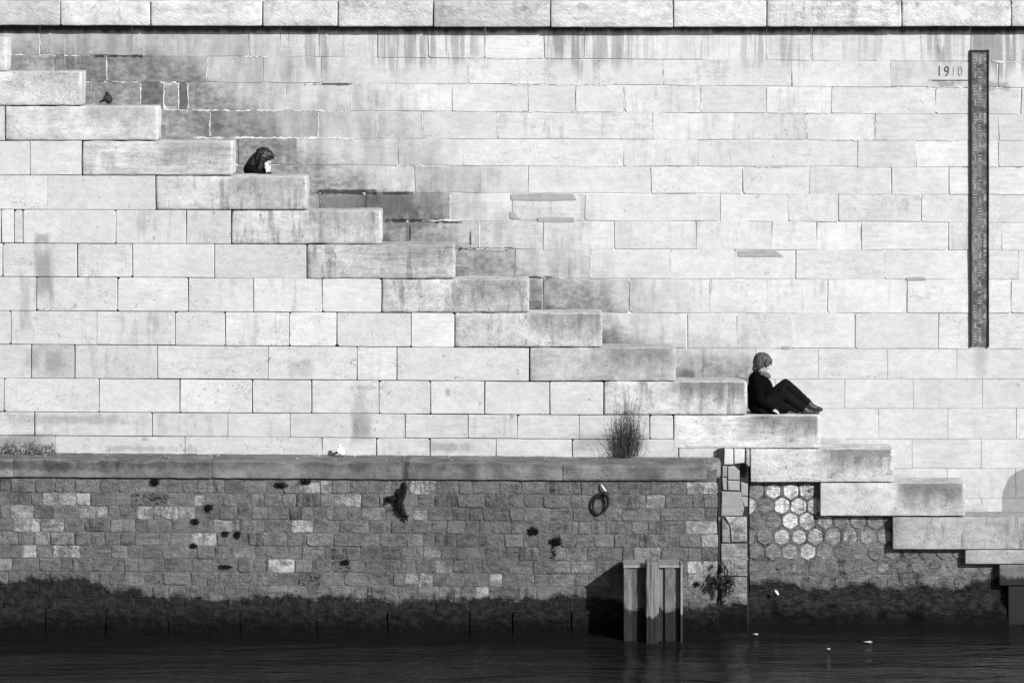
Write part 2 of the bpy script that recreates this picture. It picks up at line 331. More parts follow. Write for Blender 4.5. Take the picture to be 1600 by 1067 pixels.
def part(name, bm, mat, parent, smooth=False, color=None):
    me = mesh(bm, name, smooth); c = recenter(me); return link(name, me, mat, parent, c, color)
def box(bm, lo, hi):
    vs = [bm.verts.new((x, y, z)) for x in (lo[0], hi[0]) for y in (lo[1], hi[1]) for z in (lo[2], hi[2])]
    for f in ((0, 1, 3, 2), (4, 6, 7, 5), (0, 4, 5, 1), (2, 3, 7, 6), (0, 2, 6, 4), (1, 5, 7, 3)): bm.faces.new([vs[i] for i in f])
def prism(bm, outline, y, depth, bev, inset=None, tilt=0.0, back=False):
    """outline: (x, z) counter-clockwise seen from the river; front face at y with a bevelled arris"""
    n = len(outline); cx = sum(p[0] for p in outline) / n; cz = sum(p[1] for p in outline) / n
    inset = bev if inset is None else inset
    hw = max(abs(p[0] - cx) for p in outline); hh = max(abs(p[1] - cz) for p in outline)
    A = [bm.verts.new((x, y + depth, z)) for x, z in outline]
    B = [bm.verts.new((x, y + bev, z)) for x, z in outline]
    Fv = []
    for x, z in outline:
        fx = cx + (x - cx) * max(.2, 1 - inset / hw); fz = cz + (z - cz) * max(.2, 1 - inset / hh)
        Fv.append(bm.verts.new((fx, y + tilt * (fz - cz) / hh, fz)))
    for i in range(n):
        j = (i + 1) % n
        bm.faces.new((A[i], A[j], B[j], B[i])); bm.faces.new((B[i], B[j], Fv[j], Fv[i]))
    bm.faces.new(Fv)
    if back: bm.faces.new(list(reversed(A)))
def stone_outline(x0, x1, zb0, zb1, zt0, zt1, j=.006, clip=.014):
    """a squared stone with knocked corners; ten points"""
    r = lambda: R.uniform(-j, j)
    c = lambda: clip * R.uniform(.25, 1.6)
    xm = (x0 + x1) / 2 + R.uniform(-.2, .2) * (x1 - x0)
    a, b, d, e = c(), c(), c(), c()
    w_, h_ = (x1 - x0) * .3, (zt0 - zb0) * .3
    a, b, d, e = [min(q, w_, h_) for q in (a, b, d, e)]
    lz = lambda t, u, v: u + (v - u) * t
    return [(x0 + a, zb0 + r() * .5), (xm, lz(.5, zb0, zb1) + r()), (x1 - b, zb1 + r() * .5), (x1 + r(), zb1 + b), (x1 + r(), zt1 - d),
            (x1 - d, zt1 + r() * .5), (xm, lz(.5, zt0, zt1) + r()), (x0 + e, zt0 + r() * .5), (x0 + r(), zt0 - e), (x0 + r(), zb0 + a)]
def stone(name, parent, mat, Y, px0, px1, ytop, ybot, gap=.006, depth=.13, bev=.006, j=.004, clip=.012, tone=.45, p1=0., p2=0., proud=.004, tilt=.003):
    """ytop / ybot: functions of px giving the course lines in image pixels"""
    x0, x1 = X(px0, Y) + gap / 2, X(px1, Y) - gap / 2
    f = lambda fn, px: Z(fn(px) if callable(fn) else fn, Y)
    o = stone_outline(x0, x1, f(ybot, px0) + gap / 2, f(ybot, px1) + gap / 2, f(ytop, px0) - gap / 2, f(ytop, px1) - gap / 2, j, clip)
    bm = bmesh.new(); prism(bm, o, Y - R.uniform(0, proud), depth, bev, tilt=R.uniform(-tilt, tilt))
    return part(name, bm, mat, parent, color=(tone, p1, p2))
def rblock(bm, lo, hi, r, nx=14, nz=5, ny=4, amp=.006, seed=0):
    """a weathered block: rounded arrises and an uneven surface"""
    lo, hi = Vector(lo), Vector(hi)
    def axis(a, b, n): return [a, a + .3 * r, a + r] + [a + r + (b - a - 2 * r) * i / n for i in range(1, n)] + [b - r, b - .3 * r, b]
    ax = [axis(lo[0], hi[0], nx), axis(lo[1], hi[1], ny), axis(lo[2], hi[2], nz)]
    il, ih = lo + Vector((r, r, r)), hi - Vector((r, r, r)); vs = {}
    def vert(i, k, l):
        key = (i, k, l)
        if key not in vs:
            p = Vector((ax[0][i], ax[1][k], ax[2][l])); q = Vector([min(max(p[a], il[a]), ih[a]) for a in range(3)])
            d = p - q; d = d.normalized() if d.length > 1e-6 else d
            s = Vector((seed * 13.7, 0, seed * 5.1))
            p = q + d * (r + amp * (mnoise.noise((p + s) * 5) + .6 * mnoise.noise((p + s) * 14)))
            vs[key] = bm.verts.new(p)
        return vs[key]
    n = [len(a) - 1 for a in ax]
    for i in range(n[0]):
        for l in range(n[2]):
            bm.faces.new((vert(i, 0, l), vert(i + 1, 0, l), vert(i + 1, 0, l + 1), vert(i, 0, l + 1)))
            bm.faces.new((vert(i, n[1], l), vert(i, n[1], l + 1), vert(i + 1, n[1], l + 1), vert(i + 1, n[1], l)))
        for k in range(n[1]):
            bm.faces.new((vert(i, k, 0), vert(i, k + 1, 0), vert(i + 1, k + 1, 0), vert(i + 1, k, 0)))
            bm.faces.new((vert(i, k, n[2]), vert(i + 1, k, n[2]), vert(i + 1, k + 1, n[2]), vert(i, k + 1, n[2])))
    for k in range(n[1]):
        for l in range(n[2]):
            bm.faces.new((vert(0, k, l), vert(0, k, l + 1), vert(0, k + 1, l + 1), vert(0, k + 1, l)))
            bm.faces.new((vert(n[0], k, l), vert(n[0], k + 1, l), vert(n[0], k + 1, l + 1), vert(n[0], k, l + 1)))
def tube(bm, pts, radii, seg=6, cap=True):
    rings = []
    for i, p in enumerate(pts):
        p = Vector(p); a = Vector(pts[max(i - 1, 0)]); b = Vector(pts[min(i + 1, len(pts) - 1)]); t = (b - a).normalized()
        u = t.orthogonal().normalized() if i == 0 else (u - t * u.dot(t)).normalized()
        v = t.cross(u)
        rings.append([bm.verts.new(p + (u * math.cos(2 * math.pi * k / seg) + v * math.sin(2 * math.pi * k / seg)) * radii[i]) for k in range(seg)])
    for a, b in zip(rings, rings[1:]):
        for k in range(seg): bm.faces.new((a[k], a[(k + 1) % seg], b[(k + 1) % seg], b[k]))
    if cap: bm.faces.new(list(reversed(rings[0]))); bm.faces.new(rings[-1])
def ell(bm, c, r, rot=None, seg=14, rings=9):
    mtx = Matrix.Translation(c) @ (rot.to_matrix().to_4x4() if rot is not None else Matrix()) @ Matrix.Diagonal((r[0], r[1], r[2], 1))
    bmesh.ops.create_uvsphere(bm, u_segments=seg, v_segments=rings, radius=1, matrix=mtx)
def caps(bm, p0, p1, r0, r1, seg=12):
    p0, p1 = Vector(p0), Vector(p1); t = (p1 - p0).normalized(); pts, rs = [], []
    for k in range(4): a = math.pi / 2 * (1 - k / 3); pts.append(p0 - t * r0 * math.sin(a) * .98); rs.append(max(r0 * math.cos(a), .0006))
    for k in range(4): a = math.pi / 2 * k / 3; pts.append(p1 + t * r1 * math.sin(a) * .98); rs.append(max(r1 * math.cos(a), .0006))
    tube(bm, pts, rs, seg)
def chain(bm, pts, rs):
    for a, b, r, q in zip(pts, pts[1:], rs, rs[1:]): caps(bm, a, b, r, q)
def remesh(bm, voxel, smooth=3, disp=0.0, dscale=20, dstretch=(1, 1, 1)):
    """fuse overlapping closed shapes into one continuous skin"""
    bmesh.ops.recalc_face_normals(bm, faces=bm.faces)
    me = mesh(bm, 'tmp'); o = bpy.data.objects.new('tmp', me); C.objects.link(o)
    md = o.modifiers.new('r', 'REMESH'); md.mode = 'VOXEL'; md.voxel_size = voxel; md.use_smooth_shade = True
    if smooth: ms = o.modifiers.new('s', 'SMOOTH'); ms.factor = .5; ms.iterations = smooth
    dg = bpy.context.evaluated_depsgraph_get(); dg.update()
    out = bpy.data.meshes.new_from_object(o.evaluated_get(dg)); bpy.data.objects.remove(o)
    if disp:
        nr = [v.normal.copy() for v in out.vertices]
        for v, n_ in zip(out.vertices, nr):
            q = Vector((v.co.x * dstretch[0], v.co.y * dstretch[1], v.co.z * dstretch[2])) * dscale
            v.co += n_ * disp * (mnoise.noise(q) + .5 * mnoise.noise(q * 2.3))
    for p in out.polygons: p.use_smooth = True
    out.materials.clear(); return out
def mpart(name, me, mat, parent):
    c = recenter(me); return link(name, me, mat, parent, c)

# ------------------------------------------------------------------ the quay wall behind the stair
QT = [44] ; ROWY = [(86, 92, 97), (127, 132, 137.5), (171, 175, 179), (213, 218, 220), (256, 259.5, 262), (299, 302, 305), (342, 345, 348), (386, 389.5, 391.5), (432, 435.5, 437), (487, 489, 489.5), (543, 543.5, 545.5), (592, 592, 592), (638, 638, 638), (685.5, 685.5, 685.5), (731.5, 731.5, 731.5), (778, 778, 778), (826, 826, 826)]
lines = [lambda px: 40.0] + [(lambda px, t=t: lerp([(0, t[0]), (800, t[1]), (1600, t[2])], px)) for t in ROWY]
ROWX = [[62, 206, 389, 438, 498, 590, 668, 758, 850, 912, 1096, 1198, 1268, 1367, 1517],
        [5, 85, 167, 323, 412, 502, 619, 731, 852, 937, 1036, 1144, 1237, 1391, 1560],
        [140, 220, 294, 446, 549, 706, 826, 900, 976, 1096, 1197, 1300, 1461, 1595],
        [248, 328, 497, 589, 660, 777, 1021, 1147, 1260, 1367, 1560],
        [372, 462, 622, 724, 974, 1090, 1227, 1340, 1431, 1560],
        [420, 508, 648, 750, 825, 1017, 1160, 1265, 1392, 1482, 1610],
        [500, 570, 703, 800, 914, 1125, 1231, 1310, 1440, 1640],
        [570, 636, 749, 849, 960, 1087, 1206, 1276, 1345, 1482, 1565],
        [700, 804, 923, 1048, 1147, 1243, 1382, 1512, 1592],
        [780, 848, 983, 1110, 1198, 1293, 1417, 1580],
        [900, 1073, 1152, 1237, 1336, 1466, 1600],
        [990, 1098, 1181, 1279, 1387, 1495, 1603], [1103, 1211, 1320, 1427, 1535, 1643], [1157, 1265, 1373, 1481, 1588, 1696],
        [1210, 1318, 1425, 1533, 1641], [1265, 1372, 1480, 1587, 1695], [1318, 1426, 1534, 1641]]
TONES = {(0, 0): .33, (0, 1): .40, (0, 2): .42, (1, 1): .30, (1, 2): .34, (1, 3): .42, (2, 0): .38, (3, 1): .33, (3, 2): .40, (3, 3): .42, (5, 2): .40, (6, 1): .30, (7, 1): .40, (4, 6): .42, (6, 7): .42, (8, 1): .42}
qw = thing('quay_wall', 'tall pale ashlar quay wall rising behind the stair under a projecting coping', 'wall', (0, YB, Z(826, YB)))
for r, xs in enumerate(ROWX):
    xs = list(xs); lo = -170 if r < 3 else xs[0] - 130
    while xs[0] > lo + 60: xs.insert(0, xs[0] - R.uniform(85, 150))
    while xs[-1] < 1720: xs.append(xs[-1] + (107.7 if r > 10 else R.uniform(85, 150)))
    for i, (a, b) in enumerate(zip(xs, xs[1:])):
        late = r >= 11
        t = .42 + R.uniform(-.010, .010) if late else .45 + R.uniform(-.045, .025)
        for (rr, ii), tv in TONES.items():
            if rr == r and ii < len(ROWX[r]) - 1 and abs(a - ROWX[r][ii]) < 1: t = tv
        if r == 2 and a == 220:                          # the odd patched stone: darker fill round a small block
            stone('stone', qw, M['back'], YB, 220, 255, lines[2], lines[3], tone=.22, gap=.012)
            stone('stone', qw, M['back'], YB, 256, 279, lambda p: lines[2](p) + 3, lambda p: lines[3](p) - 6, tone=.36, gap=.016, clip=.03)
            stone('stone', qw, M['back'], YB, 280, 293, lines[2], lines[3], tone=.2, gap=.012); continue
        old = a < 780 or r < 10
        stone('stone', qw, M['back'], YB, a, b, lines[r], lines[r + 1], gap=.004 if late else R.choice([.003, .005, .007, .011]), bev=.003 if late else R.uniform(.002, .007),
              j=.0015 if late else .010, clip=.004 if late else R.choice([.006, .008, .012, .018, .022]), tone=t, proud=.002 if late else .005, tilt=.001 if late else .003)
bm = bmesh.new(); box(bm, (X(-180, YB), YB + .012, Z(900, YB)), (X(1790, YB), YB + .5, Z(40, YB))); part('mortar_bed', bm, M['mortar_back'], qw)
# lime squeezed out along the old joints
bm = bmesh.new()
def smear(pts, wd):
    prev = None
    for (px, py) in pts:
        h_ = wd * R.choice([.15, .4, .6, .8, 1.2]) * S(YB); c = P(px, py + R.uniform(-.9, .9), YB); d = R.uniform(.004, .012)
        ring = [bm.verts.new(c + Vector((0, .03, -h_ / 2))), bm.verts.new(c + Vector((0, -d, -h_ / 2.6))), bm.verts.new(c + Vector((0, -d, h_ / 2.6))), bm.verts.new(c + Vector((0, .03, h_ / 2)))]
        if prev:
            for k in range(3): bm.faces.new((prev[k], ring[k], ring[k + 1], prev[k + 1]))
        prev = ring
def hs(a, b, row, wd=2.2, dy=0): smear([(p, lines[row](p) + dy) for p in [a + (b - a) * i / max(2, int((b - a) / 4)) for i in range(int((b - a) / 4) + 1)]], wd)
def vsm(px, r, wd=2.0, a=0.05, b=.95):
    y0, y1 = lines[r](px), lines[r + 1](px); prev = None
    for i in range(10):
        py = y0 + (y1 - y0) * (a + (b - a) * i / 9); h_ = wd * R.uniform(.4, 1.4) * S(YB); c = P(px + R.uniform(-.8, .8), py, YB); d = R.uniform(.004, .01)
        ring = [bm.verts.new(c + Vector((h_ / 2, .03, 0))), bm.verts.new(c + Vector((h_ / 2.6, -d, 0))), bm.verts.new(c + Vector((-h_ / 2.6, -d, 0))), bm.verts.new(c + Vector((-h_ / 2, .03, 0)))]
        if prev:
            for k in range(3): bm.faces.new((prev[k], ring[k], ring[k + 1], prev[k + 1]))
        prev = ring
for a, b, row, wd in [(10, 48, 1, 2.5), (65, 85, 1, 2), (100, 140, 1, 3), (375, 400, 1, 2.5), (400, 418, 1, 2.5), (175, 220, 2, 2), (250, 275, 2, 4), (300, 440, 3, 3.2), (400, 550, 3, 3), (250, 300, 3, 2.5), (302, 562, 4, 4.2), (370, 400, 4, 4),
                      (700, 740, 7, 3), (660, 720, 7, 3), (760, 800, 8, 2), (730, 790, 8, 2), (905, 990, 5, 1.8), (740, 830, 1, 2), (800, 950, 2, 2.4), (800, 905, 3, 2.6), (1180, 1230, 5, 2), (1280, 1400, 4, 2), (1390, 1500, 4, 2), (1450, 1515, 2, 3), (850, 905, 9, 3), (1200, 1300, 3, 2), (1550, 1600, 1, 3), (620, 690, 5, 2), (860, 960, 5, 1.8), (1205, 1262, 6, 2)]:
    hs(a, b, row, wd)
for px, r in [(62, 0), (323, 1), (294, 2), (279, 2), (256, 2), (220, 2), (328, 3), (167, 1), (497, 3), (589, 3), (660, 3), (777, 3), (549, 2), (446, 2), (731, 1), (852, 1), (937, 1), (826, 2), (900, 2), (976, 2), (1021, 3), (1147, 3), (1260, 3), (1367, 3), (1300, 2), (703, 6), (749, 7), (1048, 8), (923, 8), (1110, 9), (1096, 2), (1036, 1), (758, 0), (1198, 0), (1268, 0)]:
    vsm(px, r, 2.0)
o = part('mortar_smear', bm, M['mortar_smear'], qw); o['kind'] = 'stuff'
for (a, b, c, d, sk) in [(798, 901, 303, 313, 6), (840, 897, 340, 347, 0), (1153, 1224, 391.5, 401, 12), (1416, 1447, 433, 438, 3), (797, 812, 331, 342, 8), (1222, 1235, 541, 545, 1)]:
    bm = bmesh.new(); ol = [(X(a, YB), Z(d, YB)), (X((a + b) / 2, YB), Z(d + .6, YB)), (X(b, YB), Z(d, YB)), (X(b - sk, YB), Z(c, YB)), (X((a + b) / 2, YB), Z(c - .5, YB)), (X(a, YB), Z(c + .5, YB))]
    prism(bm, ol, YB - .013, .04, .004); part('mortar_patch', bm, M['patch'], qw)
YC = YB - .21
cx = [-160, -20, 94, 235, 410, 528, 677, 860, 1052, 1198, 1409, 1580, 1720]
for i, (a, b) in enumerate(zip(cx, cx[1:])):
    bm = bmesh.new(); e = .006
    zb = Z(lerp([(0, 39.8), (900, 43), (1600, 41.5)], (a + b) / 2), YC)
    rblock(bm, (X(a, YC) + e, YC, zb), (X(b, YC) - e, YC + .75, Z(1.5, YC)), .022, 10, 4, 4, .007, i + 40)
    part('coping_stone', bm, M['coping'], qw, True, color=(R.choice([.36, .40, .43, .46]) if a < 900 else .46, 0, 0))
# the flood mark carved beside the gauge
def glyph(ch, px, py, hpx, mat, sx=.72, wt=0.0):
    cu = bpy.data.curves.new('glyph', 'FONT'); cu.body = ch; cu.size = hpx * S(YB) / .69; cu.extrude = .002; cu.offset = wt; cu.align_x = 'CENTER'
    o = bpy.data.objects.new('glyph', cu); C.objects.link(o); dg = bpy.context.evaluated_depsgraph_get(); dg.update()
    me = bpy.data.meshes.new_from_object(o.evaluated_get(dg)); bpy.data.objects.remove(o)
    me.transform(Matrix.Rotation(rad(90), 4, 'X') @ Matrix.Diagonal((sx, 1, 1, 1))); me.materials.clear()
    me.transform(Matrix.Translation(P(px, py, YB - .0125))); mpart('carved_numeral', me, mat, qw)
glyph('1', 1468, 119, 16, M['carved'], .7, -.003); glyph('9', 1479.5, 119.5, 16, M['carved'], .75, -.001); glyph('1', 1490, 118.5, 15, M['carved2'], .6, -.006); glyph('0', 1500.5, 119, 15.5, M['carved2'], .68, -.006)
bm = bmesh.new(); box(bm, tuple(P(1456, 126.2, YB - .0135)), (X(1517, YB), YB + .01, Z(125.0, YB))); part('carved_line', bm, M['carved'], qw)

# deck behind the coping, river in front
bm = bmesh.new(); box(bm, (-200, YC + .7, Z(3, YC) - 1.0), (200, 300, Z(3, YC) - .04)); o = part('quay_pavement', bm, M['deck'], None); o['kind'] = 'structure'
bm = bmesh.new()
nx, ny = 150, 90; x0, x1 = -11.0, 11.0; ya, yb = -12.0, 1.2
def wave(x, y): return .010 * math.sin(2.1 * y + .7 * x + 1.3 * mnoise.noise((x * .3, y * .5, 0))) + .030 * mnoise.noise((x * .55, y * 1.5, 3)) + .012 * mnoise.noise((x * 1.5, y * 4.0, 9))
gv = [[bm.verts.new((x0 + (x1 - x0) * i / nx, ya + (yb - ya) * j / ny, 0)) for i in range(nx + 1)] for j in range(ny + 1)]
for j in range(ny + 1):
    for i in range(nx + 1):
        v = gv[j][i]; ed = min(i, nx - i, j, 4) / 4; v.co.z = 1.5 * wave(v.co.x, v.co.y) * (.35 + .65 * min(1, max(0, (-.8 - v.co.y) / 2.0))) * min(1, ed)
for j in range(ny):
    for i in range(nx): bm.faces.new((gv[j][i], gv[j][i + 1], gv[j + 1][i + 1], gv[j + 1][i]))
for lo, hi in [((-300, -400), (300, ya)), ((-300, ya), (x0, yb)), ((x1, ya), (300, yb))]:
    bm.faces.new([bm.verts.new((lo[0], lo[1], 0)), bm.verts.new((hi[0], lo[1], 0)), bm.verts.new((hi[0], hi[1], 0)), bm.verts.new((lo[0], hi[1], 0))])
me = mesh(bm, 'river', True); o = link('river', me, M['water']); o['kind'] = 'structure'

# ------------------------------------------------------------------ the stair: parapet blocks, flank wall, treads
sw = thing('stone_staircase', 'pale stone staircase descending to the right with stepped parapet blocks', 'staircase', (X(800, 0), 0, Z(800, 0)))
BL = [(-230, 10, 58.5, 112), (-105, 128, 112, 165.5), (8, 247, 166, 220), (128, 364, 220.5, 274.5), (243, 480, 275, 328.5), (361, 596, 329, 382), (479, 711, 382, 435.5), (596, 827, 436, 488.5), (710, 941, 489, 542.5),
      (827, 1056, 543, 595.5), (943, 1167, 596, 648), (1052, 1282, 648.5, 700.5), (1172, 1396, 701, 753), (1281, 1508, 754, 806), (1394, 1760, 807.5, 858), (1507, 1800, 858.5, 881), (1560, 1820, 881.5, 915)]
BT = [.44, .42, .43, .41, .40, .41, .38, .41, .41, .35, .42, .44, .41, .38, .28, .26, .12]
BS = [.3, .35, .4, .45, .45, .42, .4, .5, .7, .55, .85, .85, .85, .8, .5, .4, .2]
BR = [.5, .5, .6, .5, .6, .8, 1, .8, .5, .7, .5, .3, .1, .1, .1, .1, .3]
for k, (a, b, t, bt) in enumerate(BL):
    bm = bmesh.new(); g_ = .0045
    rr = [.02, .022, .028, .03, .034, .036, .03, .03, .026, .022, .024, .02, .014, .014, .014, .012, .02][k]
    deep = .55 if k < 15 else .5
    rblock(bm, (X(a, 0) + g_ * 1.4, R.uniform(-.006, .004) - .022, Z(bt, 0) + g_), (X(b, 0), deep, Z(t, 0) - g_ * .4), rr, 16, 6, 5, .012 if k < 11 else .005, k)
    part('parapet_block', bm, M['block'], sw, True, color=(BT[k], BS[k], BR[k]))
def flat(y0, y1): return lambda px: lerp([(0, y0), (900, y1)], px)
FL = [(flat(166, 166), flat(220, 220.5), [-130, -60, 8]),
      (flat(220, 220.5), flat(274, 275), [-120, -40, 47, 128]), (flat(274, 275), flat(327.5, 330.5), [-150, -60, 73, 243]), (flat(327.5, 330), flat(380, 384.5), [-120, -50, 2, 22, 36, 181, 291, 361]),
      (flat(380, 384), flat(432.5, 438), [-130, 4, 121, 207, 335, 479]), (flat(432.5, 437), flat(485.5, 490), [-100, 57, 184, 294, 396, 503, 596]), (flat(485.5, 490), flat(538, 544), [-110, 17, 151, 274, 352, 452, 526, 642, 710]),
      (flat(538, 544), flat(590.5, 596), [-80, 49, 117, 246, 419, 558, 620, 827]), (flat(590.5, 596.5), flat(643, 648), [-130, 6, 155, 281, 394, 487, 592, 673, 757, 859, 943]),
      (flat(643, 648.5), flat(680, 686), [-90, 54, 238, 356, 453, 633, 731, 808, 905, 1015, 1052]), (flat(680, 686), flat(712, 720), [-60, 86, 289, 503, 588, 672, 775, 894, 960, 1060, 1128])]
ST = {(5, 4): .50, (6, 5): .51, (6, 7): .51, (6, 6): .44, (3, 6): .41, (3, 5): .44, (4, 4): .42, (4, 2): .46, (7, 1): .36, (7, 2): .41, (7, 3): .44, (7, 0): .44}
for r, (tp, bt, xs) in enumerate(FL):
    for i, (a, b) in enumerate(zip(xs, xs[1:])):
        t = ST.get((r, i), .455 + R.uniform(-.03, .02)) * .94
        if r >= 9: t *= .90
        stone('flank_stone', sw, M['spandrel'], YP + (0 if r < 9 else -.012), a, b, tp, bt, gap=R.choice([.006, .008, .010]), bev=R.uniform(.004, .009), j=.004, clip=R.choice([.006, .01, .02]), tone=t, depth=.2, proud=.006, tilt=.003)
# core of the stair behind the joints, following the steps
bm = bmesh.new()
for k in range(0, 11):
    a, b, t, bt = BL[k]; nb = BL[min(k + 1, 16)]
    box(bm, (X(-230, 0), .03 + .001 * k, Z(bt + 56, 0)), (X(a + 30, 0), .50 - .001 * k, Z(bt - 3, 0)))
box(bm, (X(-230, 0), .028, -.6), (X(1128, 0), .47, Z(655, 0)))
part('joint_core', bm, M['mortar_stair'], sw)
# treads: three to each parapet block, hidden behind it from the river
for k in range(1, 14):
    a, b, t, bt = BL[k]; nxt = BL[k + 1]
    for q in range(3):
        xa, xb = b + (nxt[1] - b if k < 13 else 115) * q / 3, b + (nxt[1] - b if k < 13 else 115) * (q + 1) / 3
        zt = Z(nxt[2] + 40 + 18 * q, 0)
        bm = bmesh.new(); box(bm, (X(xa, 0) - .02, .565, zt - .5), (X(xb, 0) + .02 - .002 * q, YB - .012, zt)); part('tread', bm, M['tread'], sw)
bm = bmesh.new(); box(bm, (X(1620, 0) + .05, .565, Z(846 + 95, 0)), (X(1850, 0), YB - .012, Z(846 + 54, 0))); part('landing', bm, M['tread'], sw)
# stepped skirting stones against the back wall, one showing beside the end of each block
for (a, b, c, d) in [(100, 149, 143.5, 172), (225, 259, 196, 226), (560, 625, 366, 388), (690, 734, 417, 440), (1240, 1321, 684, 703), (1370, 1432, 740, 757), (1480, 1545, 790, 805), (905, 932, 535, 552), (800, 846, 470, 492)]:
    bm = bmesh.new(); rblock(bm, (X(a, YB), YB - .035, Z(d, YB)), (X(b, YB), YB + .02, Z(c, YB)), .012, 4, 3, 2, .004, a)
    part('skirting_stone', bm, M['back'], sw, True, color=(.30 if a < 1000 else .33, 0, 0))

# ------------------------------------------------------------------ mooring wall of small squared stones with its ledge
mw = thing('mooring_wall', 'low grey wall of small squared stones with a ledge, standing in the water', 'wall', (X(560, YM), YM, 0))
rows = []
yy = lambda k, px: 748 + 20.6 * k + lerp([(0, 0), (900, 4.5), (1127, 4.5)], px)
allb = []
DARKB = [(240, 752), (440, 757), (475, 752), (322, 793), (305, 815), (366, 834), (310, 853), (355, 878), (540, 879), (832, 829), (868, 845), (215, 790), (243, 782), (580, 856), (480, 900), (575, 812), (1000, 835), (30, 892), (136, 893)]
LITE = [(35, 806), (120, 804), (150, 803), (25, 826), (45, 812), (75, 812), (100, 812), (170, 812), (200, 812), (350, 815), (325, 835), (230, 777), (260, 777), (230, 795), (272, 795), (300, 795), (312, 777), (58, 832), (105, 832), (45, 852), (95, 853), (58, 875), (450, 882), (490, 800), (475, 818), (668, 802), (650, 760), (678, 862), (650, 905), (680, 905), (770, 905), (690, 882), (1100, 825), (1100, 848), (1010, 862), (860, 848), (1100, 905), (1085, 760), (120, 777), (90, 777), (145, 777), (495, 757), (540, 777), (655, 920), (765, 925), (1030, 777), (1095, 885)]
for k in range(10):
    px = -140 + R.uniform(0, 20)
    while px < 1121:
        wpx = R.choice([18, 22, 25, 28, 31, 34, 38, 42])
        if px + wpx > 1105: wpx = 1121 - px
        allb.append((k, px, px + wpx)); px += wpx
def dist2(a, b): return ((a[0] - b[0]) / 16) ** 2 + ((a[1] - b[1]) / 10) ** 2
vis = [q for q in allb if q[2] > 0]; vis.sort(key=lambda q: (q[0] >= 9, q[0] == 8 and q[1] < 400, (q[0] == 7 and q[1] < 180), -(q[2] - q[1])))
solo = set(vis[:300])
rest = bmesh.new()
for q in allb:
    k, a, b = q; c = ((a + b) / 2, yy(k, (a + b) / 2) + 10)
    t = R.choice([.095, .105, .11, .115, .12, .13, .14]); p1 = 0.0; p2 = R.choice([0, .1, .3, .6])
    if R.random() < .08: t = R.uniform(.15, .19)
    if any(dist2(c, d) < 1 for d in LITE): t = R.uniform(.22, .34); p2 = .5
    if any(dist2(c, d) < 1.1 for d in DARKB): t = .10; p1 = R.uniform(.8, 1); p2 = .8
    g_ = R.choice([.005, .007, .010]); x0, x1 = X(a, YM) + g_ / 2, X(b, YM) - g_ / 2
    if b >= 1120.5: x1 = X(1121, YM)
    zt0, zt1 = Z(yy(k, a), YM) - g_ / 2, Z(yy(k, b), YM) - g_ / 2; zb0, zb1 = Z(yy(k + 1, a), YM) + g_ / 2, Z(yy(k + 1, b), YM) + g_ / 2
    o_ = stone_outline(x0, x1, zb0, zb1, zt0, zt1, .010, R.choice([.010, .018, .030]))
    yf = YM - R.choice([-.002, .001, .002, .004, .007, .012]) + (.045 if p1 > 0 and R.random() < .6 else 0)
    bm = bmesh.new() if q in solo else rest
    prism(bm, o_, yf, .10, .006, .012, R.uniform(-.006, .006))
    if q in solo: part('brick', bm, M['brick'], mw, color=(t, p1, p2))
o = part('brickwork', rest, M['brick'], mw, color=(.10, 0, .3)); o['kind'] = 'stuff'
bm = bmesh.new(); box(bm, (X(-150, YM), YM + .005, -.8), (X(1120, YM), -.02, Z(735, YM))); part('bedding_mortar', bm, M['brick'], mw, color=(.098, 0, .2))
# big footing stones at the waterline
fx = [-150, -40, 70, 165, 262, 375, 495, 605, 733, 800, 892, 985, 1060, 1123]
for i, (a, b) in enumerate(zip(fx, fx[1:])):
    t0 = 949 + R.uniform(-1, 2)
    stone('footing_stone', mw, M['brick'], YM - .02, a, b, (lambda p, t0=t0: t0 + lerp([(0, 0), (900, 3)], p)), 1010, gap=.009, bev=.012, j=.012, clip=.03, tone=.1, p2=.6, depth=.2, proud=.02, tilt=.012)
# ledge stones
YL = YM - .045; lx = [-150, 20, 330, 633, 880]
zt = lambda px: Z(lerp([(0, 718.5), (900, 725), (1127, 726)], px), YL); zb = lambda px: Z(lerp([(0, 745), (900, 750.5), (1127, 750)], px), YL)
for i, (a, b) in enumerate(zip(lx, lx[1:])):
    m_ = (a + b) / 2; bm = bmesh.new(); rblock(bm, (X(a, YL) + .0005, YL, zb(m_)), (X(b, YL) - .0005, -.005 + .001 * i, zt(m_)), .010, 40, 3, 6, .009, i + 70)
    for v in bm.verts:
        if v.co.y < YL + .05 and v.co.z > zt(m_) - .03: v.co.z -= max(0, mnoise.noise((v.co.x * 2.5, 0, 4.4))) * .05; v.co.y += max(0, mnoise.noise((v.co.x * 3.5, 2, 4.4))) * .05
    for v in bm.verts: v.co.z += (zt(800 + v.co.x / S(YL)) - zt(m_))
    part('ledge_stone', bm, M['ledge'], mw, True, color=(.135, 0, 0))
bm = bmesh.new(); out = []                              # last ledge stone with its rounded corner
xa, xb = X(880, YL) + .0015, X(1128, YL); Rr = .42
pl = [(xa, YL)] + [(xa + (xb - Rr - xa) * i / 10, YL) for i in range(1, 11)] + [(xb - Rr + Rr * math.sin(t), YL + .42 - .42 * math.cos(t)) for t in [math.pi / 2 * i / 8 for i in range(1, 9)]] + [(xb, -.01), (xa, -.01)]
z0, z1 = zb(1000), zt(1000); n = len(pl)
ly = [(z0, 0), (z0 + .02, -.012), (z1 - .05, -.012), (z1 - .015, -.004), (z1, .02)]; rings = []
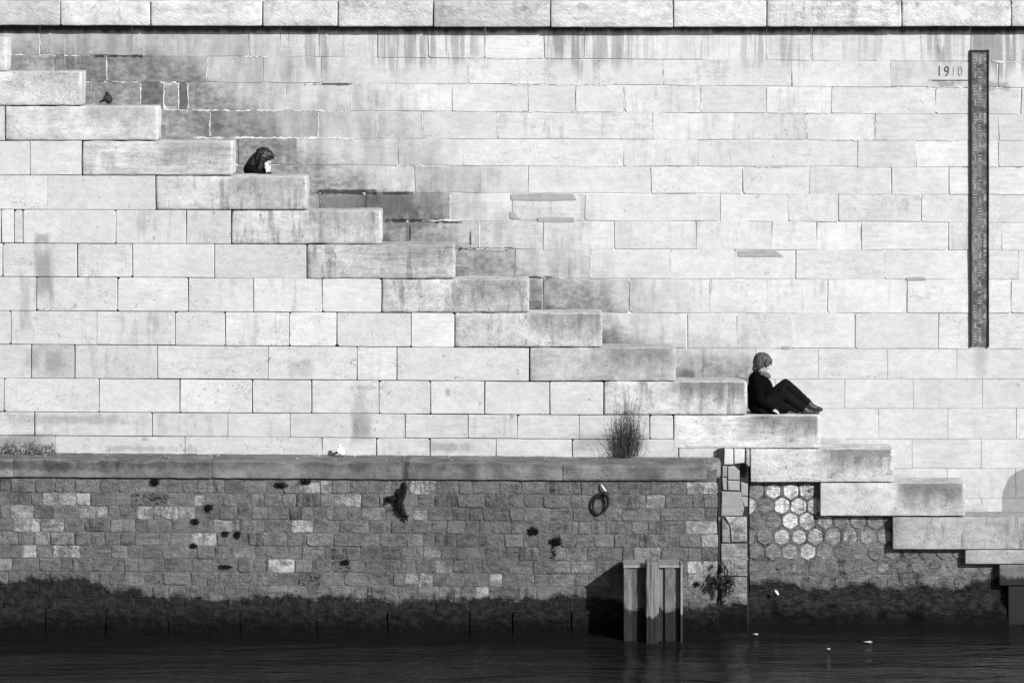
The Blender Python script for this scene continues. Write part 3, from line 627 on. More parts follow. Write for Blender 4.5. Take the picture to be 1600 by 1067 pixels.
for zi, (z, ins) in enumerate(ly):
    ring = []
    for (x, y) in pl:
        wv = .018 * mnoise.noise((x * 4, 0, 3)) + .012 * mnoise.noise((x * 11, y * 5, 1)); br = 0
        if zi >= 3 and xa < x < xb: br = max(0, mnoise.noise((x * 2.2, 0, 8.3)) * .09)
        ring.append(bm.verts.new((x + (ins * -.5 if x > xb - .1 else 0), y + (ins + br * .8 if y < -.1 else 0), z - (br * .6 if y < -.1 else 0) + (wv * .4 if zi >= 3 else 0))))
    rings.append(ring)
for ra, rb in zip(rings, rings[1:]):
    for i in range(n): bm.faces.new((ra[i], ra[(i + 1) % n], rb[(i + 1) % n], rb[i]))
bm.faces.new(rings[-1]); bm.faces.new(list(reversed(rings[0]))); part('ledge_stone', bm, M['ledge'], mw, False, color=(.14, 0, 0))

# ------------------------------------------------------------------ rubble pier between the ledge and the hexagons
pr = thing('rubble_pier', 'narrow cracked pier of rough pale stones between ledge and hexagon facing', 'pier', (X(1148, YR), YR, 0))
for (pts, t) in [([(1130, 726), (1146, 726), (1146, 702), (1132, 702)], .44), ([(1147, 725), (1163, 723), (1164, 702), (1147, 702)], .45), ([(1165, 728), (1171, 728), (1171, 702), (1165.5, 702)], .32), ([(1128, 745), (1135.5, 745), (1135.5, 728), (1128, 728)], .30), ([(1129, 766), (1135, 766), (1135, 746), (1128, 746)], .34),
                 ([(1137, 750), (1155, 750), (1156, 736), (1147, 728), (1137, 729)], .40), ([(1137, 766), (1156, 767), (1156, 751), (1137, 751)], .40), ([(1157, 775), (1168, 775), (1168, 756), (1157, 752)], .42), ([(1127, 806), (1160, 806), (1163, 795), (1157, 768), (1127, 768)], .38), ([(1163, 792), (1168, 792), (1168, 776), (1158, 776)], .38),
                 ([(1128, 847), (1141, 847), (1139, 822), (1128, 807)], .30), ([(1143, 847), (1167, 847), (1167, 807), (1133, 807), (1141, 822)], .34), ([(1127, 900), (1167, 900), (1167, 849), (1127, 849)], .26), ([(1127, 945), (1167, 945), (1167, 901), (1127, 901)], .20), ([(1120, 1000), (1168, 1000), (1168, 946), (1120, 946)], .1)]:
    ol = [(X(a, YR) + R.uniform(-.004, .004), Z(b, YR) + R.uniform(-.004, .004)) for a, b in pts]; bm = bmesh.new(); prism(bm, ol, YR - R.uniform(.0, .02), .3, .012, .012, R.uniform(-.01, .01))
    part('rubble_stone', bm, M['brick'] if pts[0][1] > 840 else M['spandrel'], pr, color=(t, 0, .4))
bm = bmesh.new(); box(bm, (X(1122, YR), YR + .014, -.7), (X(1169.5, YR), .46, Z(702, YR))); part('joint_core', bm, M['mortar_pier'], pr)

# ------------------------------------------------------------------ hexagon facing under the stair
hx = thing('hexagon_facing', 'grey facing of hexagonal pavers under the lower steps, palest at its top left', 'wall', (X(1400, YH), YH, 0))
bm = bmesh.new(); nb = 40
for k, (a, b, t) in enumerate([(1169.5, 1281, 750), (1281, 1394, 803), (1394, 1507, 855), (1507, 1560, 879), (1560, 1800, 912)]):
    box(bm, (X(a, YH) + (.02 if k == 0 else .0), YH, -.8), (X(b, YH), .455, Z(t, YH)))
part('bedding_mortar', bm, M['hexb'], hx, color=(.125, 0, 0))
BRT = {(0, 1): .62, (0, 2): .62, (0, 3): .60, (1, 2): .60, (1, 3): .62, (1, 4): .6, (2, 2): .60, (2, 3): .44, (2, 4): .42, (3, 2): .40, (3, 3): .42, (3, 4): .38, (3, 5): .26, (3, 6): .32, (3, 7): .28, (3, 8): .24, (4, 2): .28, (4, 3): .46, (1, 0): .5, (2, 5): .16, (2, 6): .16, (2, 7): .2, (4, 4): .18, (4, 1): .2}
for r in range(9):
    cy = 767 + 23.8 * r; x00 = 1180.5 if r % 2 == 0 else 1167.5
    for i in range(24):
        px = x00 + 26.7 * i + (0 if r < 2 else R.uniform(-.6, .6))
        if px > 1640 or cy > 980: continue
        # skip what the steps cover
        if px > 1281 - 8 + 0 and cy < 806 and px > 1276: continue
        if px > 1394 + 4 and cy < 850: continue
        if px > 1507 and cy < 878: continue
        fade = max(0, (r - 4)) ; t = BRT.get((r, i), R.uniform(.12, .17) if r < 6 else R.uniform(.10, .13))
        rr = 13.4 * S(YH) * R.uniform(.92, 1.04) * (.98 if r < 5 else R.uniform(.7, .95)); pxj, cyj = px + R.uniform(-.8, .8), cy + R.uniform(-.7, .7); n = 12; ol = []
        for q in range(6):
            an = rad(-90 + 60 * q)
            for da in (-7, 7):
                an2 = an + rad(da); x_ = X(pxj, YH) + rr * math.cos(an2) * R.uniform(.92, 1.03); z_ = Z(cyj, YH) + rr * math.sin(an2) * R.uniform(.92, 1.03)
                ol.append((min(max(x_, X(1170.5, YH)), X(1800, YH)), min(z_, Z(756, YH) + .0 if r == 0 else 9)))
        pd = R.uniform(.006, .015) if r < 5 else R.uniform(.0, .009)
        bm = bmesh.new(); prism(bm, ol, YH - pd * R.uniform(.8, 1.15), .1, .012, .012, R.uniform(-.006, .006))
        part('hexagonal_paver', bm, M['hexp'], hx, color=(t * (.86 if t > .3 else 1), R.uniform(.1, .5) if t > .3 else R.uniform(.3, .7), .5))
# the sunk footing of lower right
bm = bmesh.new(); rblock(bm, (X(1575, 0), -.02, Z(1000, 0)), (X(1810, 0), .44, Z(916, 0)), .02, 6, 4, 4, .01, 99); part('parapet_block', bm, M['block'], sw, True, color=(.1, 0, .3))
# lumpy slime-covered footing at the waterline
bm = bmesh.new(); prev = None
for i in range(90):
    px = 1169 + i * 5; ring = []
    for (dz, dy) in [(-.7, .35), (.0, .30), (.10, .26), (.20, .18), (.30, .10), (.36, 0.0)]:
        ring.append(bm.verts.new((X(px, YH), YH - dy * .5 * (1 + .8 * mnoise.noise((px * .03, dz * 3, 2))) - .05 * mnoise.noise((px * .09, dz * 8, 5)) + .02, dz + .05 * mnoise.noise((px * .02, 1, dz)))))
    if prev:
        for k in range(5): bm.faces.new((prev[k], ring[k], ring[k + 1], prev[k + 1]))
    prev = ring
part('footing', bm, M['hexb'], hx, True, color=(.06, 0, 0))

# ------------------------------------------------------------------ water gauge
YG = YB - .035
wg = thing('water_gauge', 'tall narrow dark flood gauge board with worn scale marks on the quay wall', 'gauge', (X(1531, YG), YG, Z(543, YG)))
gx = lambda px, py: px - .0045 * (py - 78)
bm = bmesh.new(); box(bm, (X(1518.5, YG), YG + .012, Z(541.5, YG)), (X(1542.5, YG), YB + .02, Z(79.5, YG))); part('gauge_board', bm, M['board'], wg)
for a, b in [(1516, 1518.8), (1542.8, 1545.5)]:
    bm = bmesh.new(); rblock(bm, (X(a, YG), YG - .006, Z(542.5, YG)), (X(b, YG), YB + .01, Z(78, YG)), .006, 2, 40, 2, .004, a); part('gauge_rail', bm, M['rail'], wg)
bm = bmesh.new(); rblock(bm, (X(1519.5, YG), YG - .004, Z(82, YG)), (X(1542, YG), YB + .01, Z(78.3, YG)), .006, 8, 2, 2, .004, 3); part('gauge_rail', bm, M['rail'], wg)
bm = bmesh.new(); y = 86; k = 0
while y < 538:
    col = (k // 5) % 2; x0_ = 1520.5 if col == 0 else 1527.5; ww = 7.5
    if R.random() < .82: box(bm, (X(x0_, YG), YG + .004, Z(y + 2.1, YG)), (X(x0_ + ww * R.uniform(.6, 1), YG), YG + .013, Z(y, YG)))
    if k % 5 == 2 and R.random() < .8:
        xo = 1528.5 if col == 0 else 1521; 
        for q in range(3): box(bm, (X(xo, YG), YG + .006, Z(y - 4 + q * 4 + 1.3, YG)), (X(xo + R.uniform(3, 7), YG), YG + .013, Z(y - 4 + q * 4, YG)))
        box(bm, (X(xo + R.uniform(0, 3), YG), YG + .0065, Z(y + 5, YG)), (X(xo + 4.2, YG), YG + .0135, Z(y - 4, YG)))
    if R.random() < .12: box(bm, (X(1536.5, YG), YG + .004, Z(y + R.uniform(4, 9), YG)), (X(1541, YG), YG + .013, Z(y, YG)))
    y += 4.35; k += 1
o = part('scale_mark', bm, M['mark'], wg); o['kind'] = 'stuff'

# ------------------------------------------------------------------ steel piles and timber post in the water
YS = -1.32
fd = thing('mooring_piles', 'pair of grey steel piles with a weathered timber post between, standing in the water', 'mooring piles', (X(1020, YS), YS, -.6))
def pile(pa, pb, top, prof):
    """folded steel sheet pile: profile points (fraction across, depth)"""
    bm = bmesh.new(); x0, x1 = X(pa, YS), X(pb, YS); zt_ = Z(top, YS); r0, r1 = [], []
    for (f, d) in prof:
        r0.append(bm.verts.new((x0 + (x1 - x0) * f, YS + d, -.8))); r1.append(bm.verts.new((x0 + (x1 - x0) * f, YS + d, zt_)))
    b0 = bm.verts.new((x0, YM - .01, -.8)); b1 = bm.verts.new((x0, YM - .01, zt_)); c0 = bm.verts.new((x1, YM - .01, -.8)); c1 = bm.verts.new((x1, YM - .01, zt_))
    A, B = [b0] + r0 + [c0], [b1] + r1 + [c1]
    for i in range(len(A) - 1): bm.faces.new((A[i], A[i + 1], B[i + 1], B[i]))
    bm.faces.new(B)
    return part('steel_pile', bm, M['steel'], fd)
pile(975, 1008.5, 887, [(0, .0), (.22, 0.01), (.36, .035), (.60, .02), (.74, .05), (1, .09)])
pile(1029, 1063.5, 886, [(0, .03), (.25, 0.05), (.30, .01), (.68, .0), (.74, .045), (1, .05)])
for a, b in [(1063.5, 1066.5), (1027.3, 1029)]:
    bm = bmesh.new(); box(bm, (X(a, YS), YS - .03, -.8), (X(b, YS), YS + .3, Z(881.5, YS))); part('pile_flange', bm, M['edge'], fd)
for a, b in [(974, 1008), (1029, 1063.5)]:
    bm = bmesh.new(); rblock(bm, (X(a, YS), YS - .012, Z(887, YS)), (X(b, YS), YS + .52, Z(883, YS)), .01, 6, 2, 4, .006, a); part('pile_cap', bm, M['edge'], fd)
bm = bmesh.new(); rblock(bm, (X(1009, YS - .1), YS - .13, -.9), (X(1027, YS - .1), YS + .12, Z(877, YS - .1)), .03, 8, 16, 5, .008, 5)
for v in bm.verts:
    v.co.x += .012 * (v.co.z - .5) * -.5 + .006 * mnoise.noise((v.co.x * 30, 0, v.co.z * 2)); v.co.y += .016 * mnoise.noise((v.co.x * 45, 3, v.co.z * 1.5))
part('timber_post', bm, M['timber'], fd)

# ------------------------------------------------------------------ iron ring and hanging weed
YI = YM - .03
rg = thing('mooring_ring', 'black iron mooring ring hanging from a pin below the ledge', 'mooring ring', tuple(P(945, 770, YI)))
bm = bmesh.new(); c = P(938.5, 786, YI); pts = []; n = 28
for i in range(n + 1):
    t = 2 * math.pi * i / n; a, b = 11.2 * S(YI), 17.5 * S(YI); x_, z_ = a * math.sin(t), b * math.cos(t); q = rad(20)
    pts.append(c + Vector((x_ * math.cos(q) + z_ * math.sin(q), -.06 - .02 * math.cos(t) + .03, -x_ * math.sin(q) + z_ * math.cos(q))))
tube(bm, pts, [.019 + .004 * math.cos(2 * math.pi * i / n) for i in range(n + 1)], 8, False); part('ring', bm, M['iron'], rg, True)
bm = bmesh.new(); tube(bm, [P(949, 771, YM + .08), P(949, 771, YM - .04), P(946, 771, YM - .11), P(942, 771, YM - .09), P(941, 772, YM + .0)], [.028, .03, .03, .026, .026], 8); part('eye_bolt', bm, M['iron'], rg, True)
bm = bmesh.new(); tube(bm, [P(939, 756, YM - .03), P(942, 761, YM - .06), P(947.5, 768, YM - .06)], [.006, .013, .006], 7); o = part('pale_strip', bm, M['paper'], rg, True); o['label'] = 'white strip lying against the wall above the ring'

def leaf(bm, p, d, up, L, W):
    d = d.normalized(); s = d.cross(up); s = s.normalized() if s.length > 1e-4 else Vector((1, 0, 0)); nn = s.cross(d)
    v = [bm.verts.new(p), bm.verts.new(p + d * L * .5 + s * W / 2 + nn * L * .06), bm.verts.new(p + d * L), bm.verts.new(p + d * L * .5 - s * W / 2 + nn * L * .06)]
    bm.faces.new(v)
rv = lambda: Vector((R.gauss(0, 1), R.gauss(0, 1), R.gauss(0, 1))).normalized()
def clump(bm, c, r, n, L, W):
    for _ in range(n):
        d = rv(); p = Vector(c) + Vector((d.x * r[0], d.y * r[1], d.z * r[2])) * R.random() ** .5
        q = rv(); q.y = -abs(q.y); leaf(bm, p, q, rv(), L * R.uniform(.6, 1.3), W * R.uniform(.6, 1.3))

hw = thing('hanging_weed', 'dark dry weed hanging from a joint under the stained ledge', 'weed', tuple(P(630, 762, YM)))
bm = bmesh.new()
for path in [[(632, 752), (633, 762), (630, 774), (626, 786), (630, 800), (637, 814)], [(628, 770), (618, 778), (606, 779), (602, 777)], [(625, 772), (623, 790), (628, 802), (636, 808)], [(624, 764), (624, 778), (629, 796)], [(628, 775), (622, 784), (625, 797)]]:
    pp = [P(a, b, YM - .04 - .02 * R.random()) for a, b in path]
    tube(bm, pp, [.014] + [.034] * (len(pp) - 2) + [.008], 7)
part('stem', bm, M['moss'], hw, True)
bm = bmesh.new()
for (a, b, rx, rz, n) in [(624, 776, 7, 10, 130), (611, 780, 9, 5, 110), (626, 793, 6, 10, 130), (634, 806, 4, 8, 60), (630, 764, 4, 8, 40)]:
    n = int(n * .45); clump(bm, P(a, b, YM - .05), (rx * .7 * S(YM), .04, rz * .8 * S(YM)), n, .045, .022)
part('foliage', bm, M['moss'], hw)

MOSS = [(242, 753, 10, 8, 'dark moss clump tight under the ledge at the left of the pale brick cluster'), (441, 758, 16, 6, 'wide dark moss clump under the ledge, left of the two side by side'), (476, 753, 13, 5, 'ragged dark moss right under the ledge, right of the two side by side'),
        (326, 793, 8, 8, 'dark moss on a brick, uppermost of the moss column left of centre'), (305, 815, 9, 6, 'dark moss on a brick beside a long pale brick'), (371, 835, 7, 7, 'round dark moss clump at the right of the left moss cluster'), (352, 834, 8, 6, 'thin dark moss beside the round clump in the left cluster'),
        (303, 852, 7, 5, 'dark moss above a white-bottomed brick'), (352, 885, 14, 4, 'flat dark moss lowest in the left cluster'), (540, 878, 9, 5, 'small lone dark moss clump low on the wall'), (833, 830, 12, 8, 'dark arched moss clump low right of the wall centre'), (868, 846, 14, 8, 'dark moss clump with a trailing root below the arched clump'),
        (1163, 733, 7, 14, 'dark moss filling the crack beside the end of the fourth lowest parapet block'), (1088, 912, 7, 5, 'small dark moss spot on the pale stone beside the steel pile')]
for (a, b, rx, rz, lb) in MOSS:
    Ym = YR if a == 1163 else YM
    bm = bmesh.new(); clump(bm, P(a, b, Ym + .0), (rx * .82 * S(Ym), .03, rz * .85 * S(Ym)), int(rx * rz * 5) + 60, .020, .014)
    if a == 868: clump(bm, P(866, 862, Ym), (3 * S(Ym), .03, 11 * S(Ym)), 70, .035, .02)
    o = part('moss_clump', bm, M['moss'], None); tag(o, lb, 'moss', 'dark moss clumps on the masonry')

# ------------------------------------------------------------------ plants
sh = thing('twiggy_shrub', 'tall dry twiggy shrub growing from the ledge against the stair wall', 'shrub', tuple(P(982, 714, -.12)))
bs, bp_, bl = bmesh.new(), bmesh.new(), bmesh.new()
for i in range(140):
    a = R.gauss(981, 9); top = R.uniform(612, 690) if R.random() < .5 else R.uniform(640, 700); tx = a + R.gauss(0, 3.5) + (a - 981) * .3
    if top < 640: tx = R.gauss(990, 9); a = R.gauss(984, 6)
    y0 = -.12 + R.gauss(0, .06); y1 = y0 - R.uniform(-.05, .16); y0 = min(y0, -.04); y1 = min(y1, -.04)
    p0, p3 = P(a, 713, y0), P(tx, top, y1); bend = Vector((R.gauss(0, .025), R.gauss(0, .02), 0)); pts = []
    for k in range(6):
        t = k / 5; pts.append(p0.lerp(p3, t) + bend * math.sin(t * math.pi) + Vector((R.gauss(0, .008), -.02 * t, 0)))
    r0 = R.uniform(.002, .0045); tube(bp_ if R.random() < .18 else bs, pts, [r0 * (1 - .13 * k) for k in range(6)], 3, False)
    for k in range(1, 6):
        for _ in range(2 if top < 660 else 1):
            q = pts[k] + Vector((R.gauss(0, .012), R.gauss(0, .012), R.gauss(0, .02))); d = Vector((R.gauss(0, .6), R.gauss(0, .5), R.uniform(.3, 1)))
            if R.random() < .5: leaf(bl, q, d, rv(), R.uniform(.02, .05), R.uniform(.006, .011))
clump(bl, P(984, 697, -.13), (15 * S(0), .10, 15 * S(0)), 420, .04, .012); clump(bl, P(973, 676, -.14), (10 * S(0), .08, 18 * S(0)), 120, .045, .010); clump(bl, P(992, 676, -.14), (7 * S(0), .08, 18 * S(0)), 90, .045, .010)
part('stem', bs, M['twig'], sh); o = part('stem', bp_, M['twigp'], sh); o['label'] = 'pale dry stems'; part('foliage', bl, M['leaf'], sh)

for (c0, c1, n, hh, lb) in [(-20, 52, 150, 22, 'low grey weeds at the far left end of the ledge against the wall'), (46, 86, 70, 18, 'low grey weeds with taller stalks ending the ledge growth at left')]:
    wd = thing('ledge_weed', lb, 'weed', tuple(P((c0 + c1) / 2, 712, -.1)), 'weeds on the ledge'); bm = bmesh.new(); bl = bmesh.new()
    for _ in range(n // 4):
        a = R.uniform(c0, c1); p0 = P(a, 711, R.uniform(-.25, -.05)); L = hh * S(0) * R.uniform(.3, 1.2); p1 = p0 + Vector((R.gauss(0, .04), -.02, L)); tube(bm, [p0, (p0 + p1) / 2 + Vector((R.gauss(0, .02), 0, 0)), p1], [.004, .003, .002], 3, False)
        for _ in range(6): t = R.uniform(.1, 1); leaf(bl, p0.lerp(p1, t), rv() + Vector((0, 0, .4)), rv(), R.uniform(.025, .05), R.uniform(.012, .022))
    for _ in range(n): a = R.uniform(c0, c1); leaf(bl, P(a, 710 - R.random() ** 2 * 14, R.uniform(-.3, -.04)), rv() + Vector((0, 0, .6)), rv(), R.uniform(.03, .06), .022)
    part('stem', bm, M['weed'], wd); part('foliage', bl, M['weed'], wd)

iv = thing('creeper', 'dark large-leaved creeper hanging down the pier joint above the water', 'creeper', tuple(P(1137, 872, YR)))
bm = bmesh.new(); br = [[(1138, 874), (1133, 888), (1127, 900), (1122, 915)], [(1139, 872), (1143, 885), (1142, 905), (1138, 925)], [(1140, 874), (1147, 884), (1148, 896)], [(1134, 886), (1128, 882), (1123, 880)], [(1128, 895), (1118, 905), (1114, 918)]]
pts = [[P(a, b, -.80 if a < 1127 else -.22) for a, b in q] for q in br]
for q in pts: tube(bm, q, [.008] * (len(q) - 1) + [.003], 4)
part('stem', bm, M['twig'], iv)
for (a, b, L, W, dx, dz) in [(1127, 877, .10, .08, -.2, -.6), (1146, 876, .16, .10, .1, -.9), (1149, 893, .10, .07, .3, -.8), (1130, 886, .10, .08, .5, -.7), (1121, 893, .11, .09, -.3, -.8), (1116, 903, .12, .09, -.2, -1), (1127, 902, .12, .1, .1, -1), (1133, 912, .11, .08, .2, -1), (1140, 905, .11, .08, .2, -1), (1121, 912, .12, .1, 0, -1), (1137, 922, .1, .07, .1, -1), (1113, 913, .09, .08, -.3, -1), (1128, 920, .12, .09, 0, -1)]:
    bm = bmesh.new(); leaf(bm, P(a, b, -.86 if a < 1129 else -.26) + Vector((0, R.uniform(-.05, .02), .04)), Vector((dx, R.uniform(-.5, .1), dz)), Vector((R.uniform(-.3, .3), -1, .3)).cross(Vector((dx, 0, dz))), L, W)
    bmesh.ops.solidify(bm, geom=bm.faces[:], thickness=.003); part('leaf', bm, M['leaf'], iv)
bm = bmesh.new(); clump(bm, P(1122, 910, -.84), (9 * S(YM), .05, 16 * S(YM)), 150, .05, .035); clump(bm, P(1140, 912, -.22), (8 * S(YM), .05, 22 * S(YM)), 150, .05, .03); part('foliage', bm, M['leaf'], iv)

# ------------------------------------------------------------------ people
def hand(bm, wrist, d, nrm, L=.175, curl=.35, thumb=1):
    """palm with four unequal bent fingers and a thumb; d points to the fingertips, nrm out of the back of the hand"""
    d = Vector(d).normalized(); nrm = Vector(nrm); nrm = (nrm - d * nrm.dot(d)).normalized(); s = d.cross(nrm) * thumb; w_ = Vector(wrist)
    for k in range(4): caps(bm, w_ + s * (.006 - .008 * k) * 1.5, w_ + d * L * .5 + s * (.030 - .019 * k), .014, .0125, 8)
    for k, fl in enumerate((.40, .46, .43, .33)):
        p = w_ + d * L * .5 + s * (.030 - .019 * k); dd = d.copy(); rr = .0095
        for j, f in enumerate((.45, .32, .23)):
            dd = (dd - nrm * curl * (.5 + .5 * j)).normalized(); q = p + dd * L * fl * f; caps(bm, p, q, rr, rr * .9, 8); p = q; rr *= .9
    p = w_ + d * L * .12 + s * .02; q = p + (d * .75 + s * .65).normalized() * L * .26; caps(bm, p, q, .014, .011, 8); caps(bm, q, q + (d * .95 + s * .2 - nrm * .2).normalized() * L * .2, .011, .009, 8)

def head(bm, c, pitch, fx=1.0):
    """skull, jaw, nose, brow, ears; faces +X, pitched down by pitch degrees"""
    from mathutils import Euler
    q = Euler((0, rad(pitch), 0)); Rm = q.to_matrix(); c = Vector(c)
    T = lambda v: c + Rm @ Vector(v)
    ell(bm, T((-.008, 0, .02)), (.098, .076, .092), q); ell(bm, T((.028, 0, -.045)), (.058, .055, .068), q); ell(bm, T((.055, 0, -.092)), (.026, .03, .022), q)
    ell(bm, T((.062, 0, .018)), (.03, .052, .03), q)
    caps(bm, T((.083, 0, .004)), T((.106, 0, -.034)), .009, .014, 8); ell(bm, T((.098, 0, -.036)), (.013, .017, .009), q)
    ell(bm, T((.080, 0, -.064)), (.014, .024, .008), q); ell(bm, T((.077, 0, -.076)), (.013, .022, .008), q)
    for s_ in (-1, 1):
        ell(bm, T((.058, s_ * .038, -.03)), (.026, .02, .024), q); ell(bm, T((-.012, s_ * .078, -.012)), (.02, .010, .033), q)
    return T, q

def strands(bm, T, n, c, r):
    """locks of hair combed down from the crown"""
    for i in range(n):
        a = R.uniform(-math.pi, math.pi); front = abs(a) < .75; L = R.uniform(1.15, 1.5) if front else R.uniform(1.7, 2.35); pts = []
        for k in range(6):
            t = .15 + L * k / 5; aa = a + R.gauss(0, .05); q = 1 + .03 * R.random()
            zz = math.cos(t) if t < 1.57 else -(t - 1.57) * 1.05
            rr = math.sin(min(t, 1.57))
            pts.append(T((c[0] + r[0] * rr * math.cos(aa) * q, c[1] + r[1] * rr * math.sin(aa) * q, c[2] + r[2] * zz)))
        w0 = R.uniform(.006, .012); chain(bm, pts, [w0] * 5 + [w0 * .5])

# person on the lower parapet block
Y1 = .27
def Q(px, py, dy=0): return P(px, py, Y1) + Vector((0, dy, 0))
seat = Z(648.5, 0)
p1 = thing('person', 'person in a black coat sitting on a lower parapet block with knees drawn up', 'person', (X(1190, Y1), Y1, seat))
bm = bmesh.new()
T, hq = head(bm, Q(1192.5, 567.5), 20)
caps(bm, Q(1189, 578), Q(1185, 590), .05, .058)
chain(bm, [Q(1186, 600), Q(1184, 612), Q(1187, 632)], [.085, .10, .11])
for s_ in (-1, 1): caps(bm, Q(1185, 596), Q(1184, 600, s_ * .15), .055, .045)
nK, nA, fK, fA = Q(1224, 615.5, -.10), Q(1255, 637, -.09), Q(1228.5, 601.5, .10), Q(1263, 630.5, .08)
chain(bm, [Q(1187, 635, -.09), nK, nA], [.085, .056, .04]); chain(bm, [Q(1187, 635, .09), fK, fA], [.085, .056, .04])
caps(bm, nA, Q(1269, 643.5, -.09), .030, .018); caps(bm, fA, Q(1276, 639.8, .09), .030, .018)
wr = Q(1206, 637, -.17); chain(bm, [Q(1184, 598, -.16), Q(1184, 621, -.21), wr], [.05, .04, .028])
hand(bm, wr, Vector((.75, .0, -.42)), (.4, -.3, .8), .12, .3, -1)
wl = Q(1212, 624, .02); chain(bm, [Q(1184, 598, .16), Q(1190, 620, .2), wl], [.05, .04, .028]); hand(bm, wl, (.8, -.2, -.3), (.2, .2, .9), .17, .4, 1)
mpart('body', remesh(bm, .006, 2), M['skin'], p1)
bm = bmesh.new()                                        # coat
chain(bm, [Q(1186, 592), Q(1185, 606), Q(1187, 626), Q(1189, 637)], [.115, .155, .165, .12])
ell(bm, Q(1190, 632), (.19, .21, .12)); ell(bm, Q(1182, 615), (.115, .19, .24)); ell(bm, Q(1197.5, 612), (.095, .15, .19)); ell(bm, Q(1198, 626), (.115, .16, .11)); ell(bm, Q(1186, 600), (.115, .19, .12)); ell(bm, Q(1180, 634), (.10, .2, .10)); ell(bm, Q(1181, 593), (.105, .16, .11)); ell(bm, Q(1186, 586), (.09, .10, .075)); caps(bm, Q(1200, 641, -.08), Q(1228, 641, -.09), .05, .04); ell(bm, Q(1177, 610), (.075, .17, .2))
for s_ in (-1, 1):
    caps(bm, Q(1186, 594), Q(1184, 599, s_ * .15), .085, .075)
chain(bm, [Q(1184, 599, -.16), Q(1184, 621, -.21), Q(1204, 635.5, -.18)], [.078, .064, .045]); chain(bm, [Q(1184, 599, .16), Q(1190, 620, .2), Q(1210, 623, .04)], [.078, .064, .045])
caps(bm, Q(1188, 634, -.08), Q(1207, 628, -.09), .11, .075); caps(bm, Q(1188, 634, .08), Q(1206, 622, .09), .11, .075); caps(bm, Q(1186, 641, -.09), Q(1208, 643, -.10), .05, .03)
mpart('coat', remesh(bm, .009, 2, .012, 8), M['coat'], p1)
bm = bmesh.new()                                        # trousers
chain(bm, [Q(1190, 634, -.09), nK, Q(1253, 636, -.09)], [.11, .078, .064]); chain(bm, [Q(1190, 633, .09), fK, Q(1261, 629.5, .082)], [.10, .076, .064]); caps(bm, Q(1221, 612, .03), Q(1250, 633, .0), .06, .05)
caps(bm, Q(1195, 640, -.09), Q(1222, 634, -.1), .06, .055); caps(bm, Q(1222, 632, -.1), Q(1246, 640, -.09), .06, .035)
mpart('trousers', remesh(bm, .008, 2, .009, 11), M['trouser'], p1)
for nm, a, b, dy, lb in [('shoe', (1255.5, 641.5), (1273, 643.5), -.09, None), ('shoe', (1263, 634.5), (1280, 640.5), .085, None)]:
    bm = bmesh.new(); A_, B_ = Q(a[0], a[1], dy), Q(b[0], b[1], dy); caps(bm, A_, B_, .052, .036); caps(bm, A_ + Vector((-.015, 0, .045)), A_ + Vector((.03, 0, .01)), .052, .050); ell(bm, B_, (.06, .046, .034))
    caps(bm, A_ + Vector((-.025, 0, -.03)), B_ + Vector((.02, 0, -.02)), .022, .014); mpart('shoe', remesh(bm, .007, 2), M['shoe'], p1)
bm = bmesh.new()                                        # bobbed hair with a fringe over the brow
ell(bm, T((-.020, 0, .040)), (.112, .096, .092), hq); ell(bm, T((-.068, 0, -.025)), (.064, .088, .108), hq); ell(bm, T((-.03, .07, -.01)), (.06, .035, .085), hq); ell(bm, T((-.04, -.07, -.015)), (.052, .034, .085), hq); ell(bm, T((.064, 0, .068)), (.050, .075, .036), hq); ell(bm, T((-.078, 0, -.10)), (.042, .075, .055), hq)
caps(bm, T((.08, -.03, .055)), T((.108, -.02, .022)), .022, .010); caps(bm, T((.085, .03, .055)), T((.110, .03, .02)), .022, .010)
strands(bm, T, 60, (-.022, 0, .04), (.113, .098, .0955)); mpart('hair', remesh(bm, .0045, 0, .005, 34, (1, 1, .45)), M['hair'], p1)
bm = bmesh.new()                                        # fluffy collar
for k in range(22):
    t = 2 * math.pi * k / 22; ell(bm, Q(1193 + 8.5 * math.cos(t), 583.5 + 4.2 * math.cos(t) + R.uniform(-1, 1), .095 * math.sin(t)), (.029, .030, .029), None, 8, 6)
ell(bm, Q(1201, 587, -.02), (.026, .045, .03))
mpart('scarf', remesh(bm, .007, 1, .012, 38), M['scarf'], p1)
for s_ in (-1, 1):
    bm = bmesh.new(); ell(bm, T((.078, s_ * .036, -.004)), (.016, .014, .008)); me = mesh(bm, 'eye', True); mpart('eye', me, M['eye'], p1)
bm = bmesh.new(); ell(bm, T((.086, 0, -.070)), (.013, .024, .005)); mpart('mouth', mesh(bm, 'mouth', True), M['lip'], p1)

# person half hidden behind the upper parapet
Y2 = 1.05
def W(px, py, dy=0): return P(px, py, Y2) + Vector((0, dy, 0))
stz = Z(329 + 40, 0)
p2 = thing('person', 'dark-haired person in a black jacket behind the upper parapet, cheek resting on a hand', 'person', (X(400, Y2), Y2, stz))
bm = bmesh.new(); T, hq = head(bm, W(413, 247), 24)
caps(bm, W(408, 257), W(402, 268), .05, .06); hipz = stz + .11
hip = Vector((X(396, Y2), Y2, hipz)); chain(bm, [W(399, 276), (W(399, 276) + hip) / 2, hip], [.12, .125, .14])
for s_ in (-1, 1): caps(bm, W(402, 268), W(400, 273, s_ * .16), .07, .055)
kn = [hip + Vector((.42, s_ * .1, .18)) for s_ in (-1, 1)]; an = [k_ + Vector((.12, 0, -.46)) for k_ in kn]
for s_, k_, a_ in zip((-1, 1), kn, an): chain(bm, [hip + Vector((0, s_ * .09, 0)), k_, a_], [.09, .058, .042]); caps(bm, a_, a_ + Vector((.17, 0, -.03)), .038, .028)
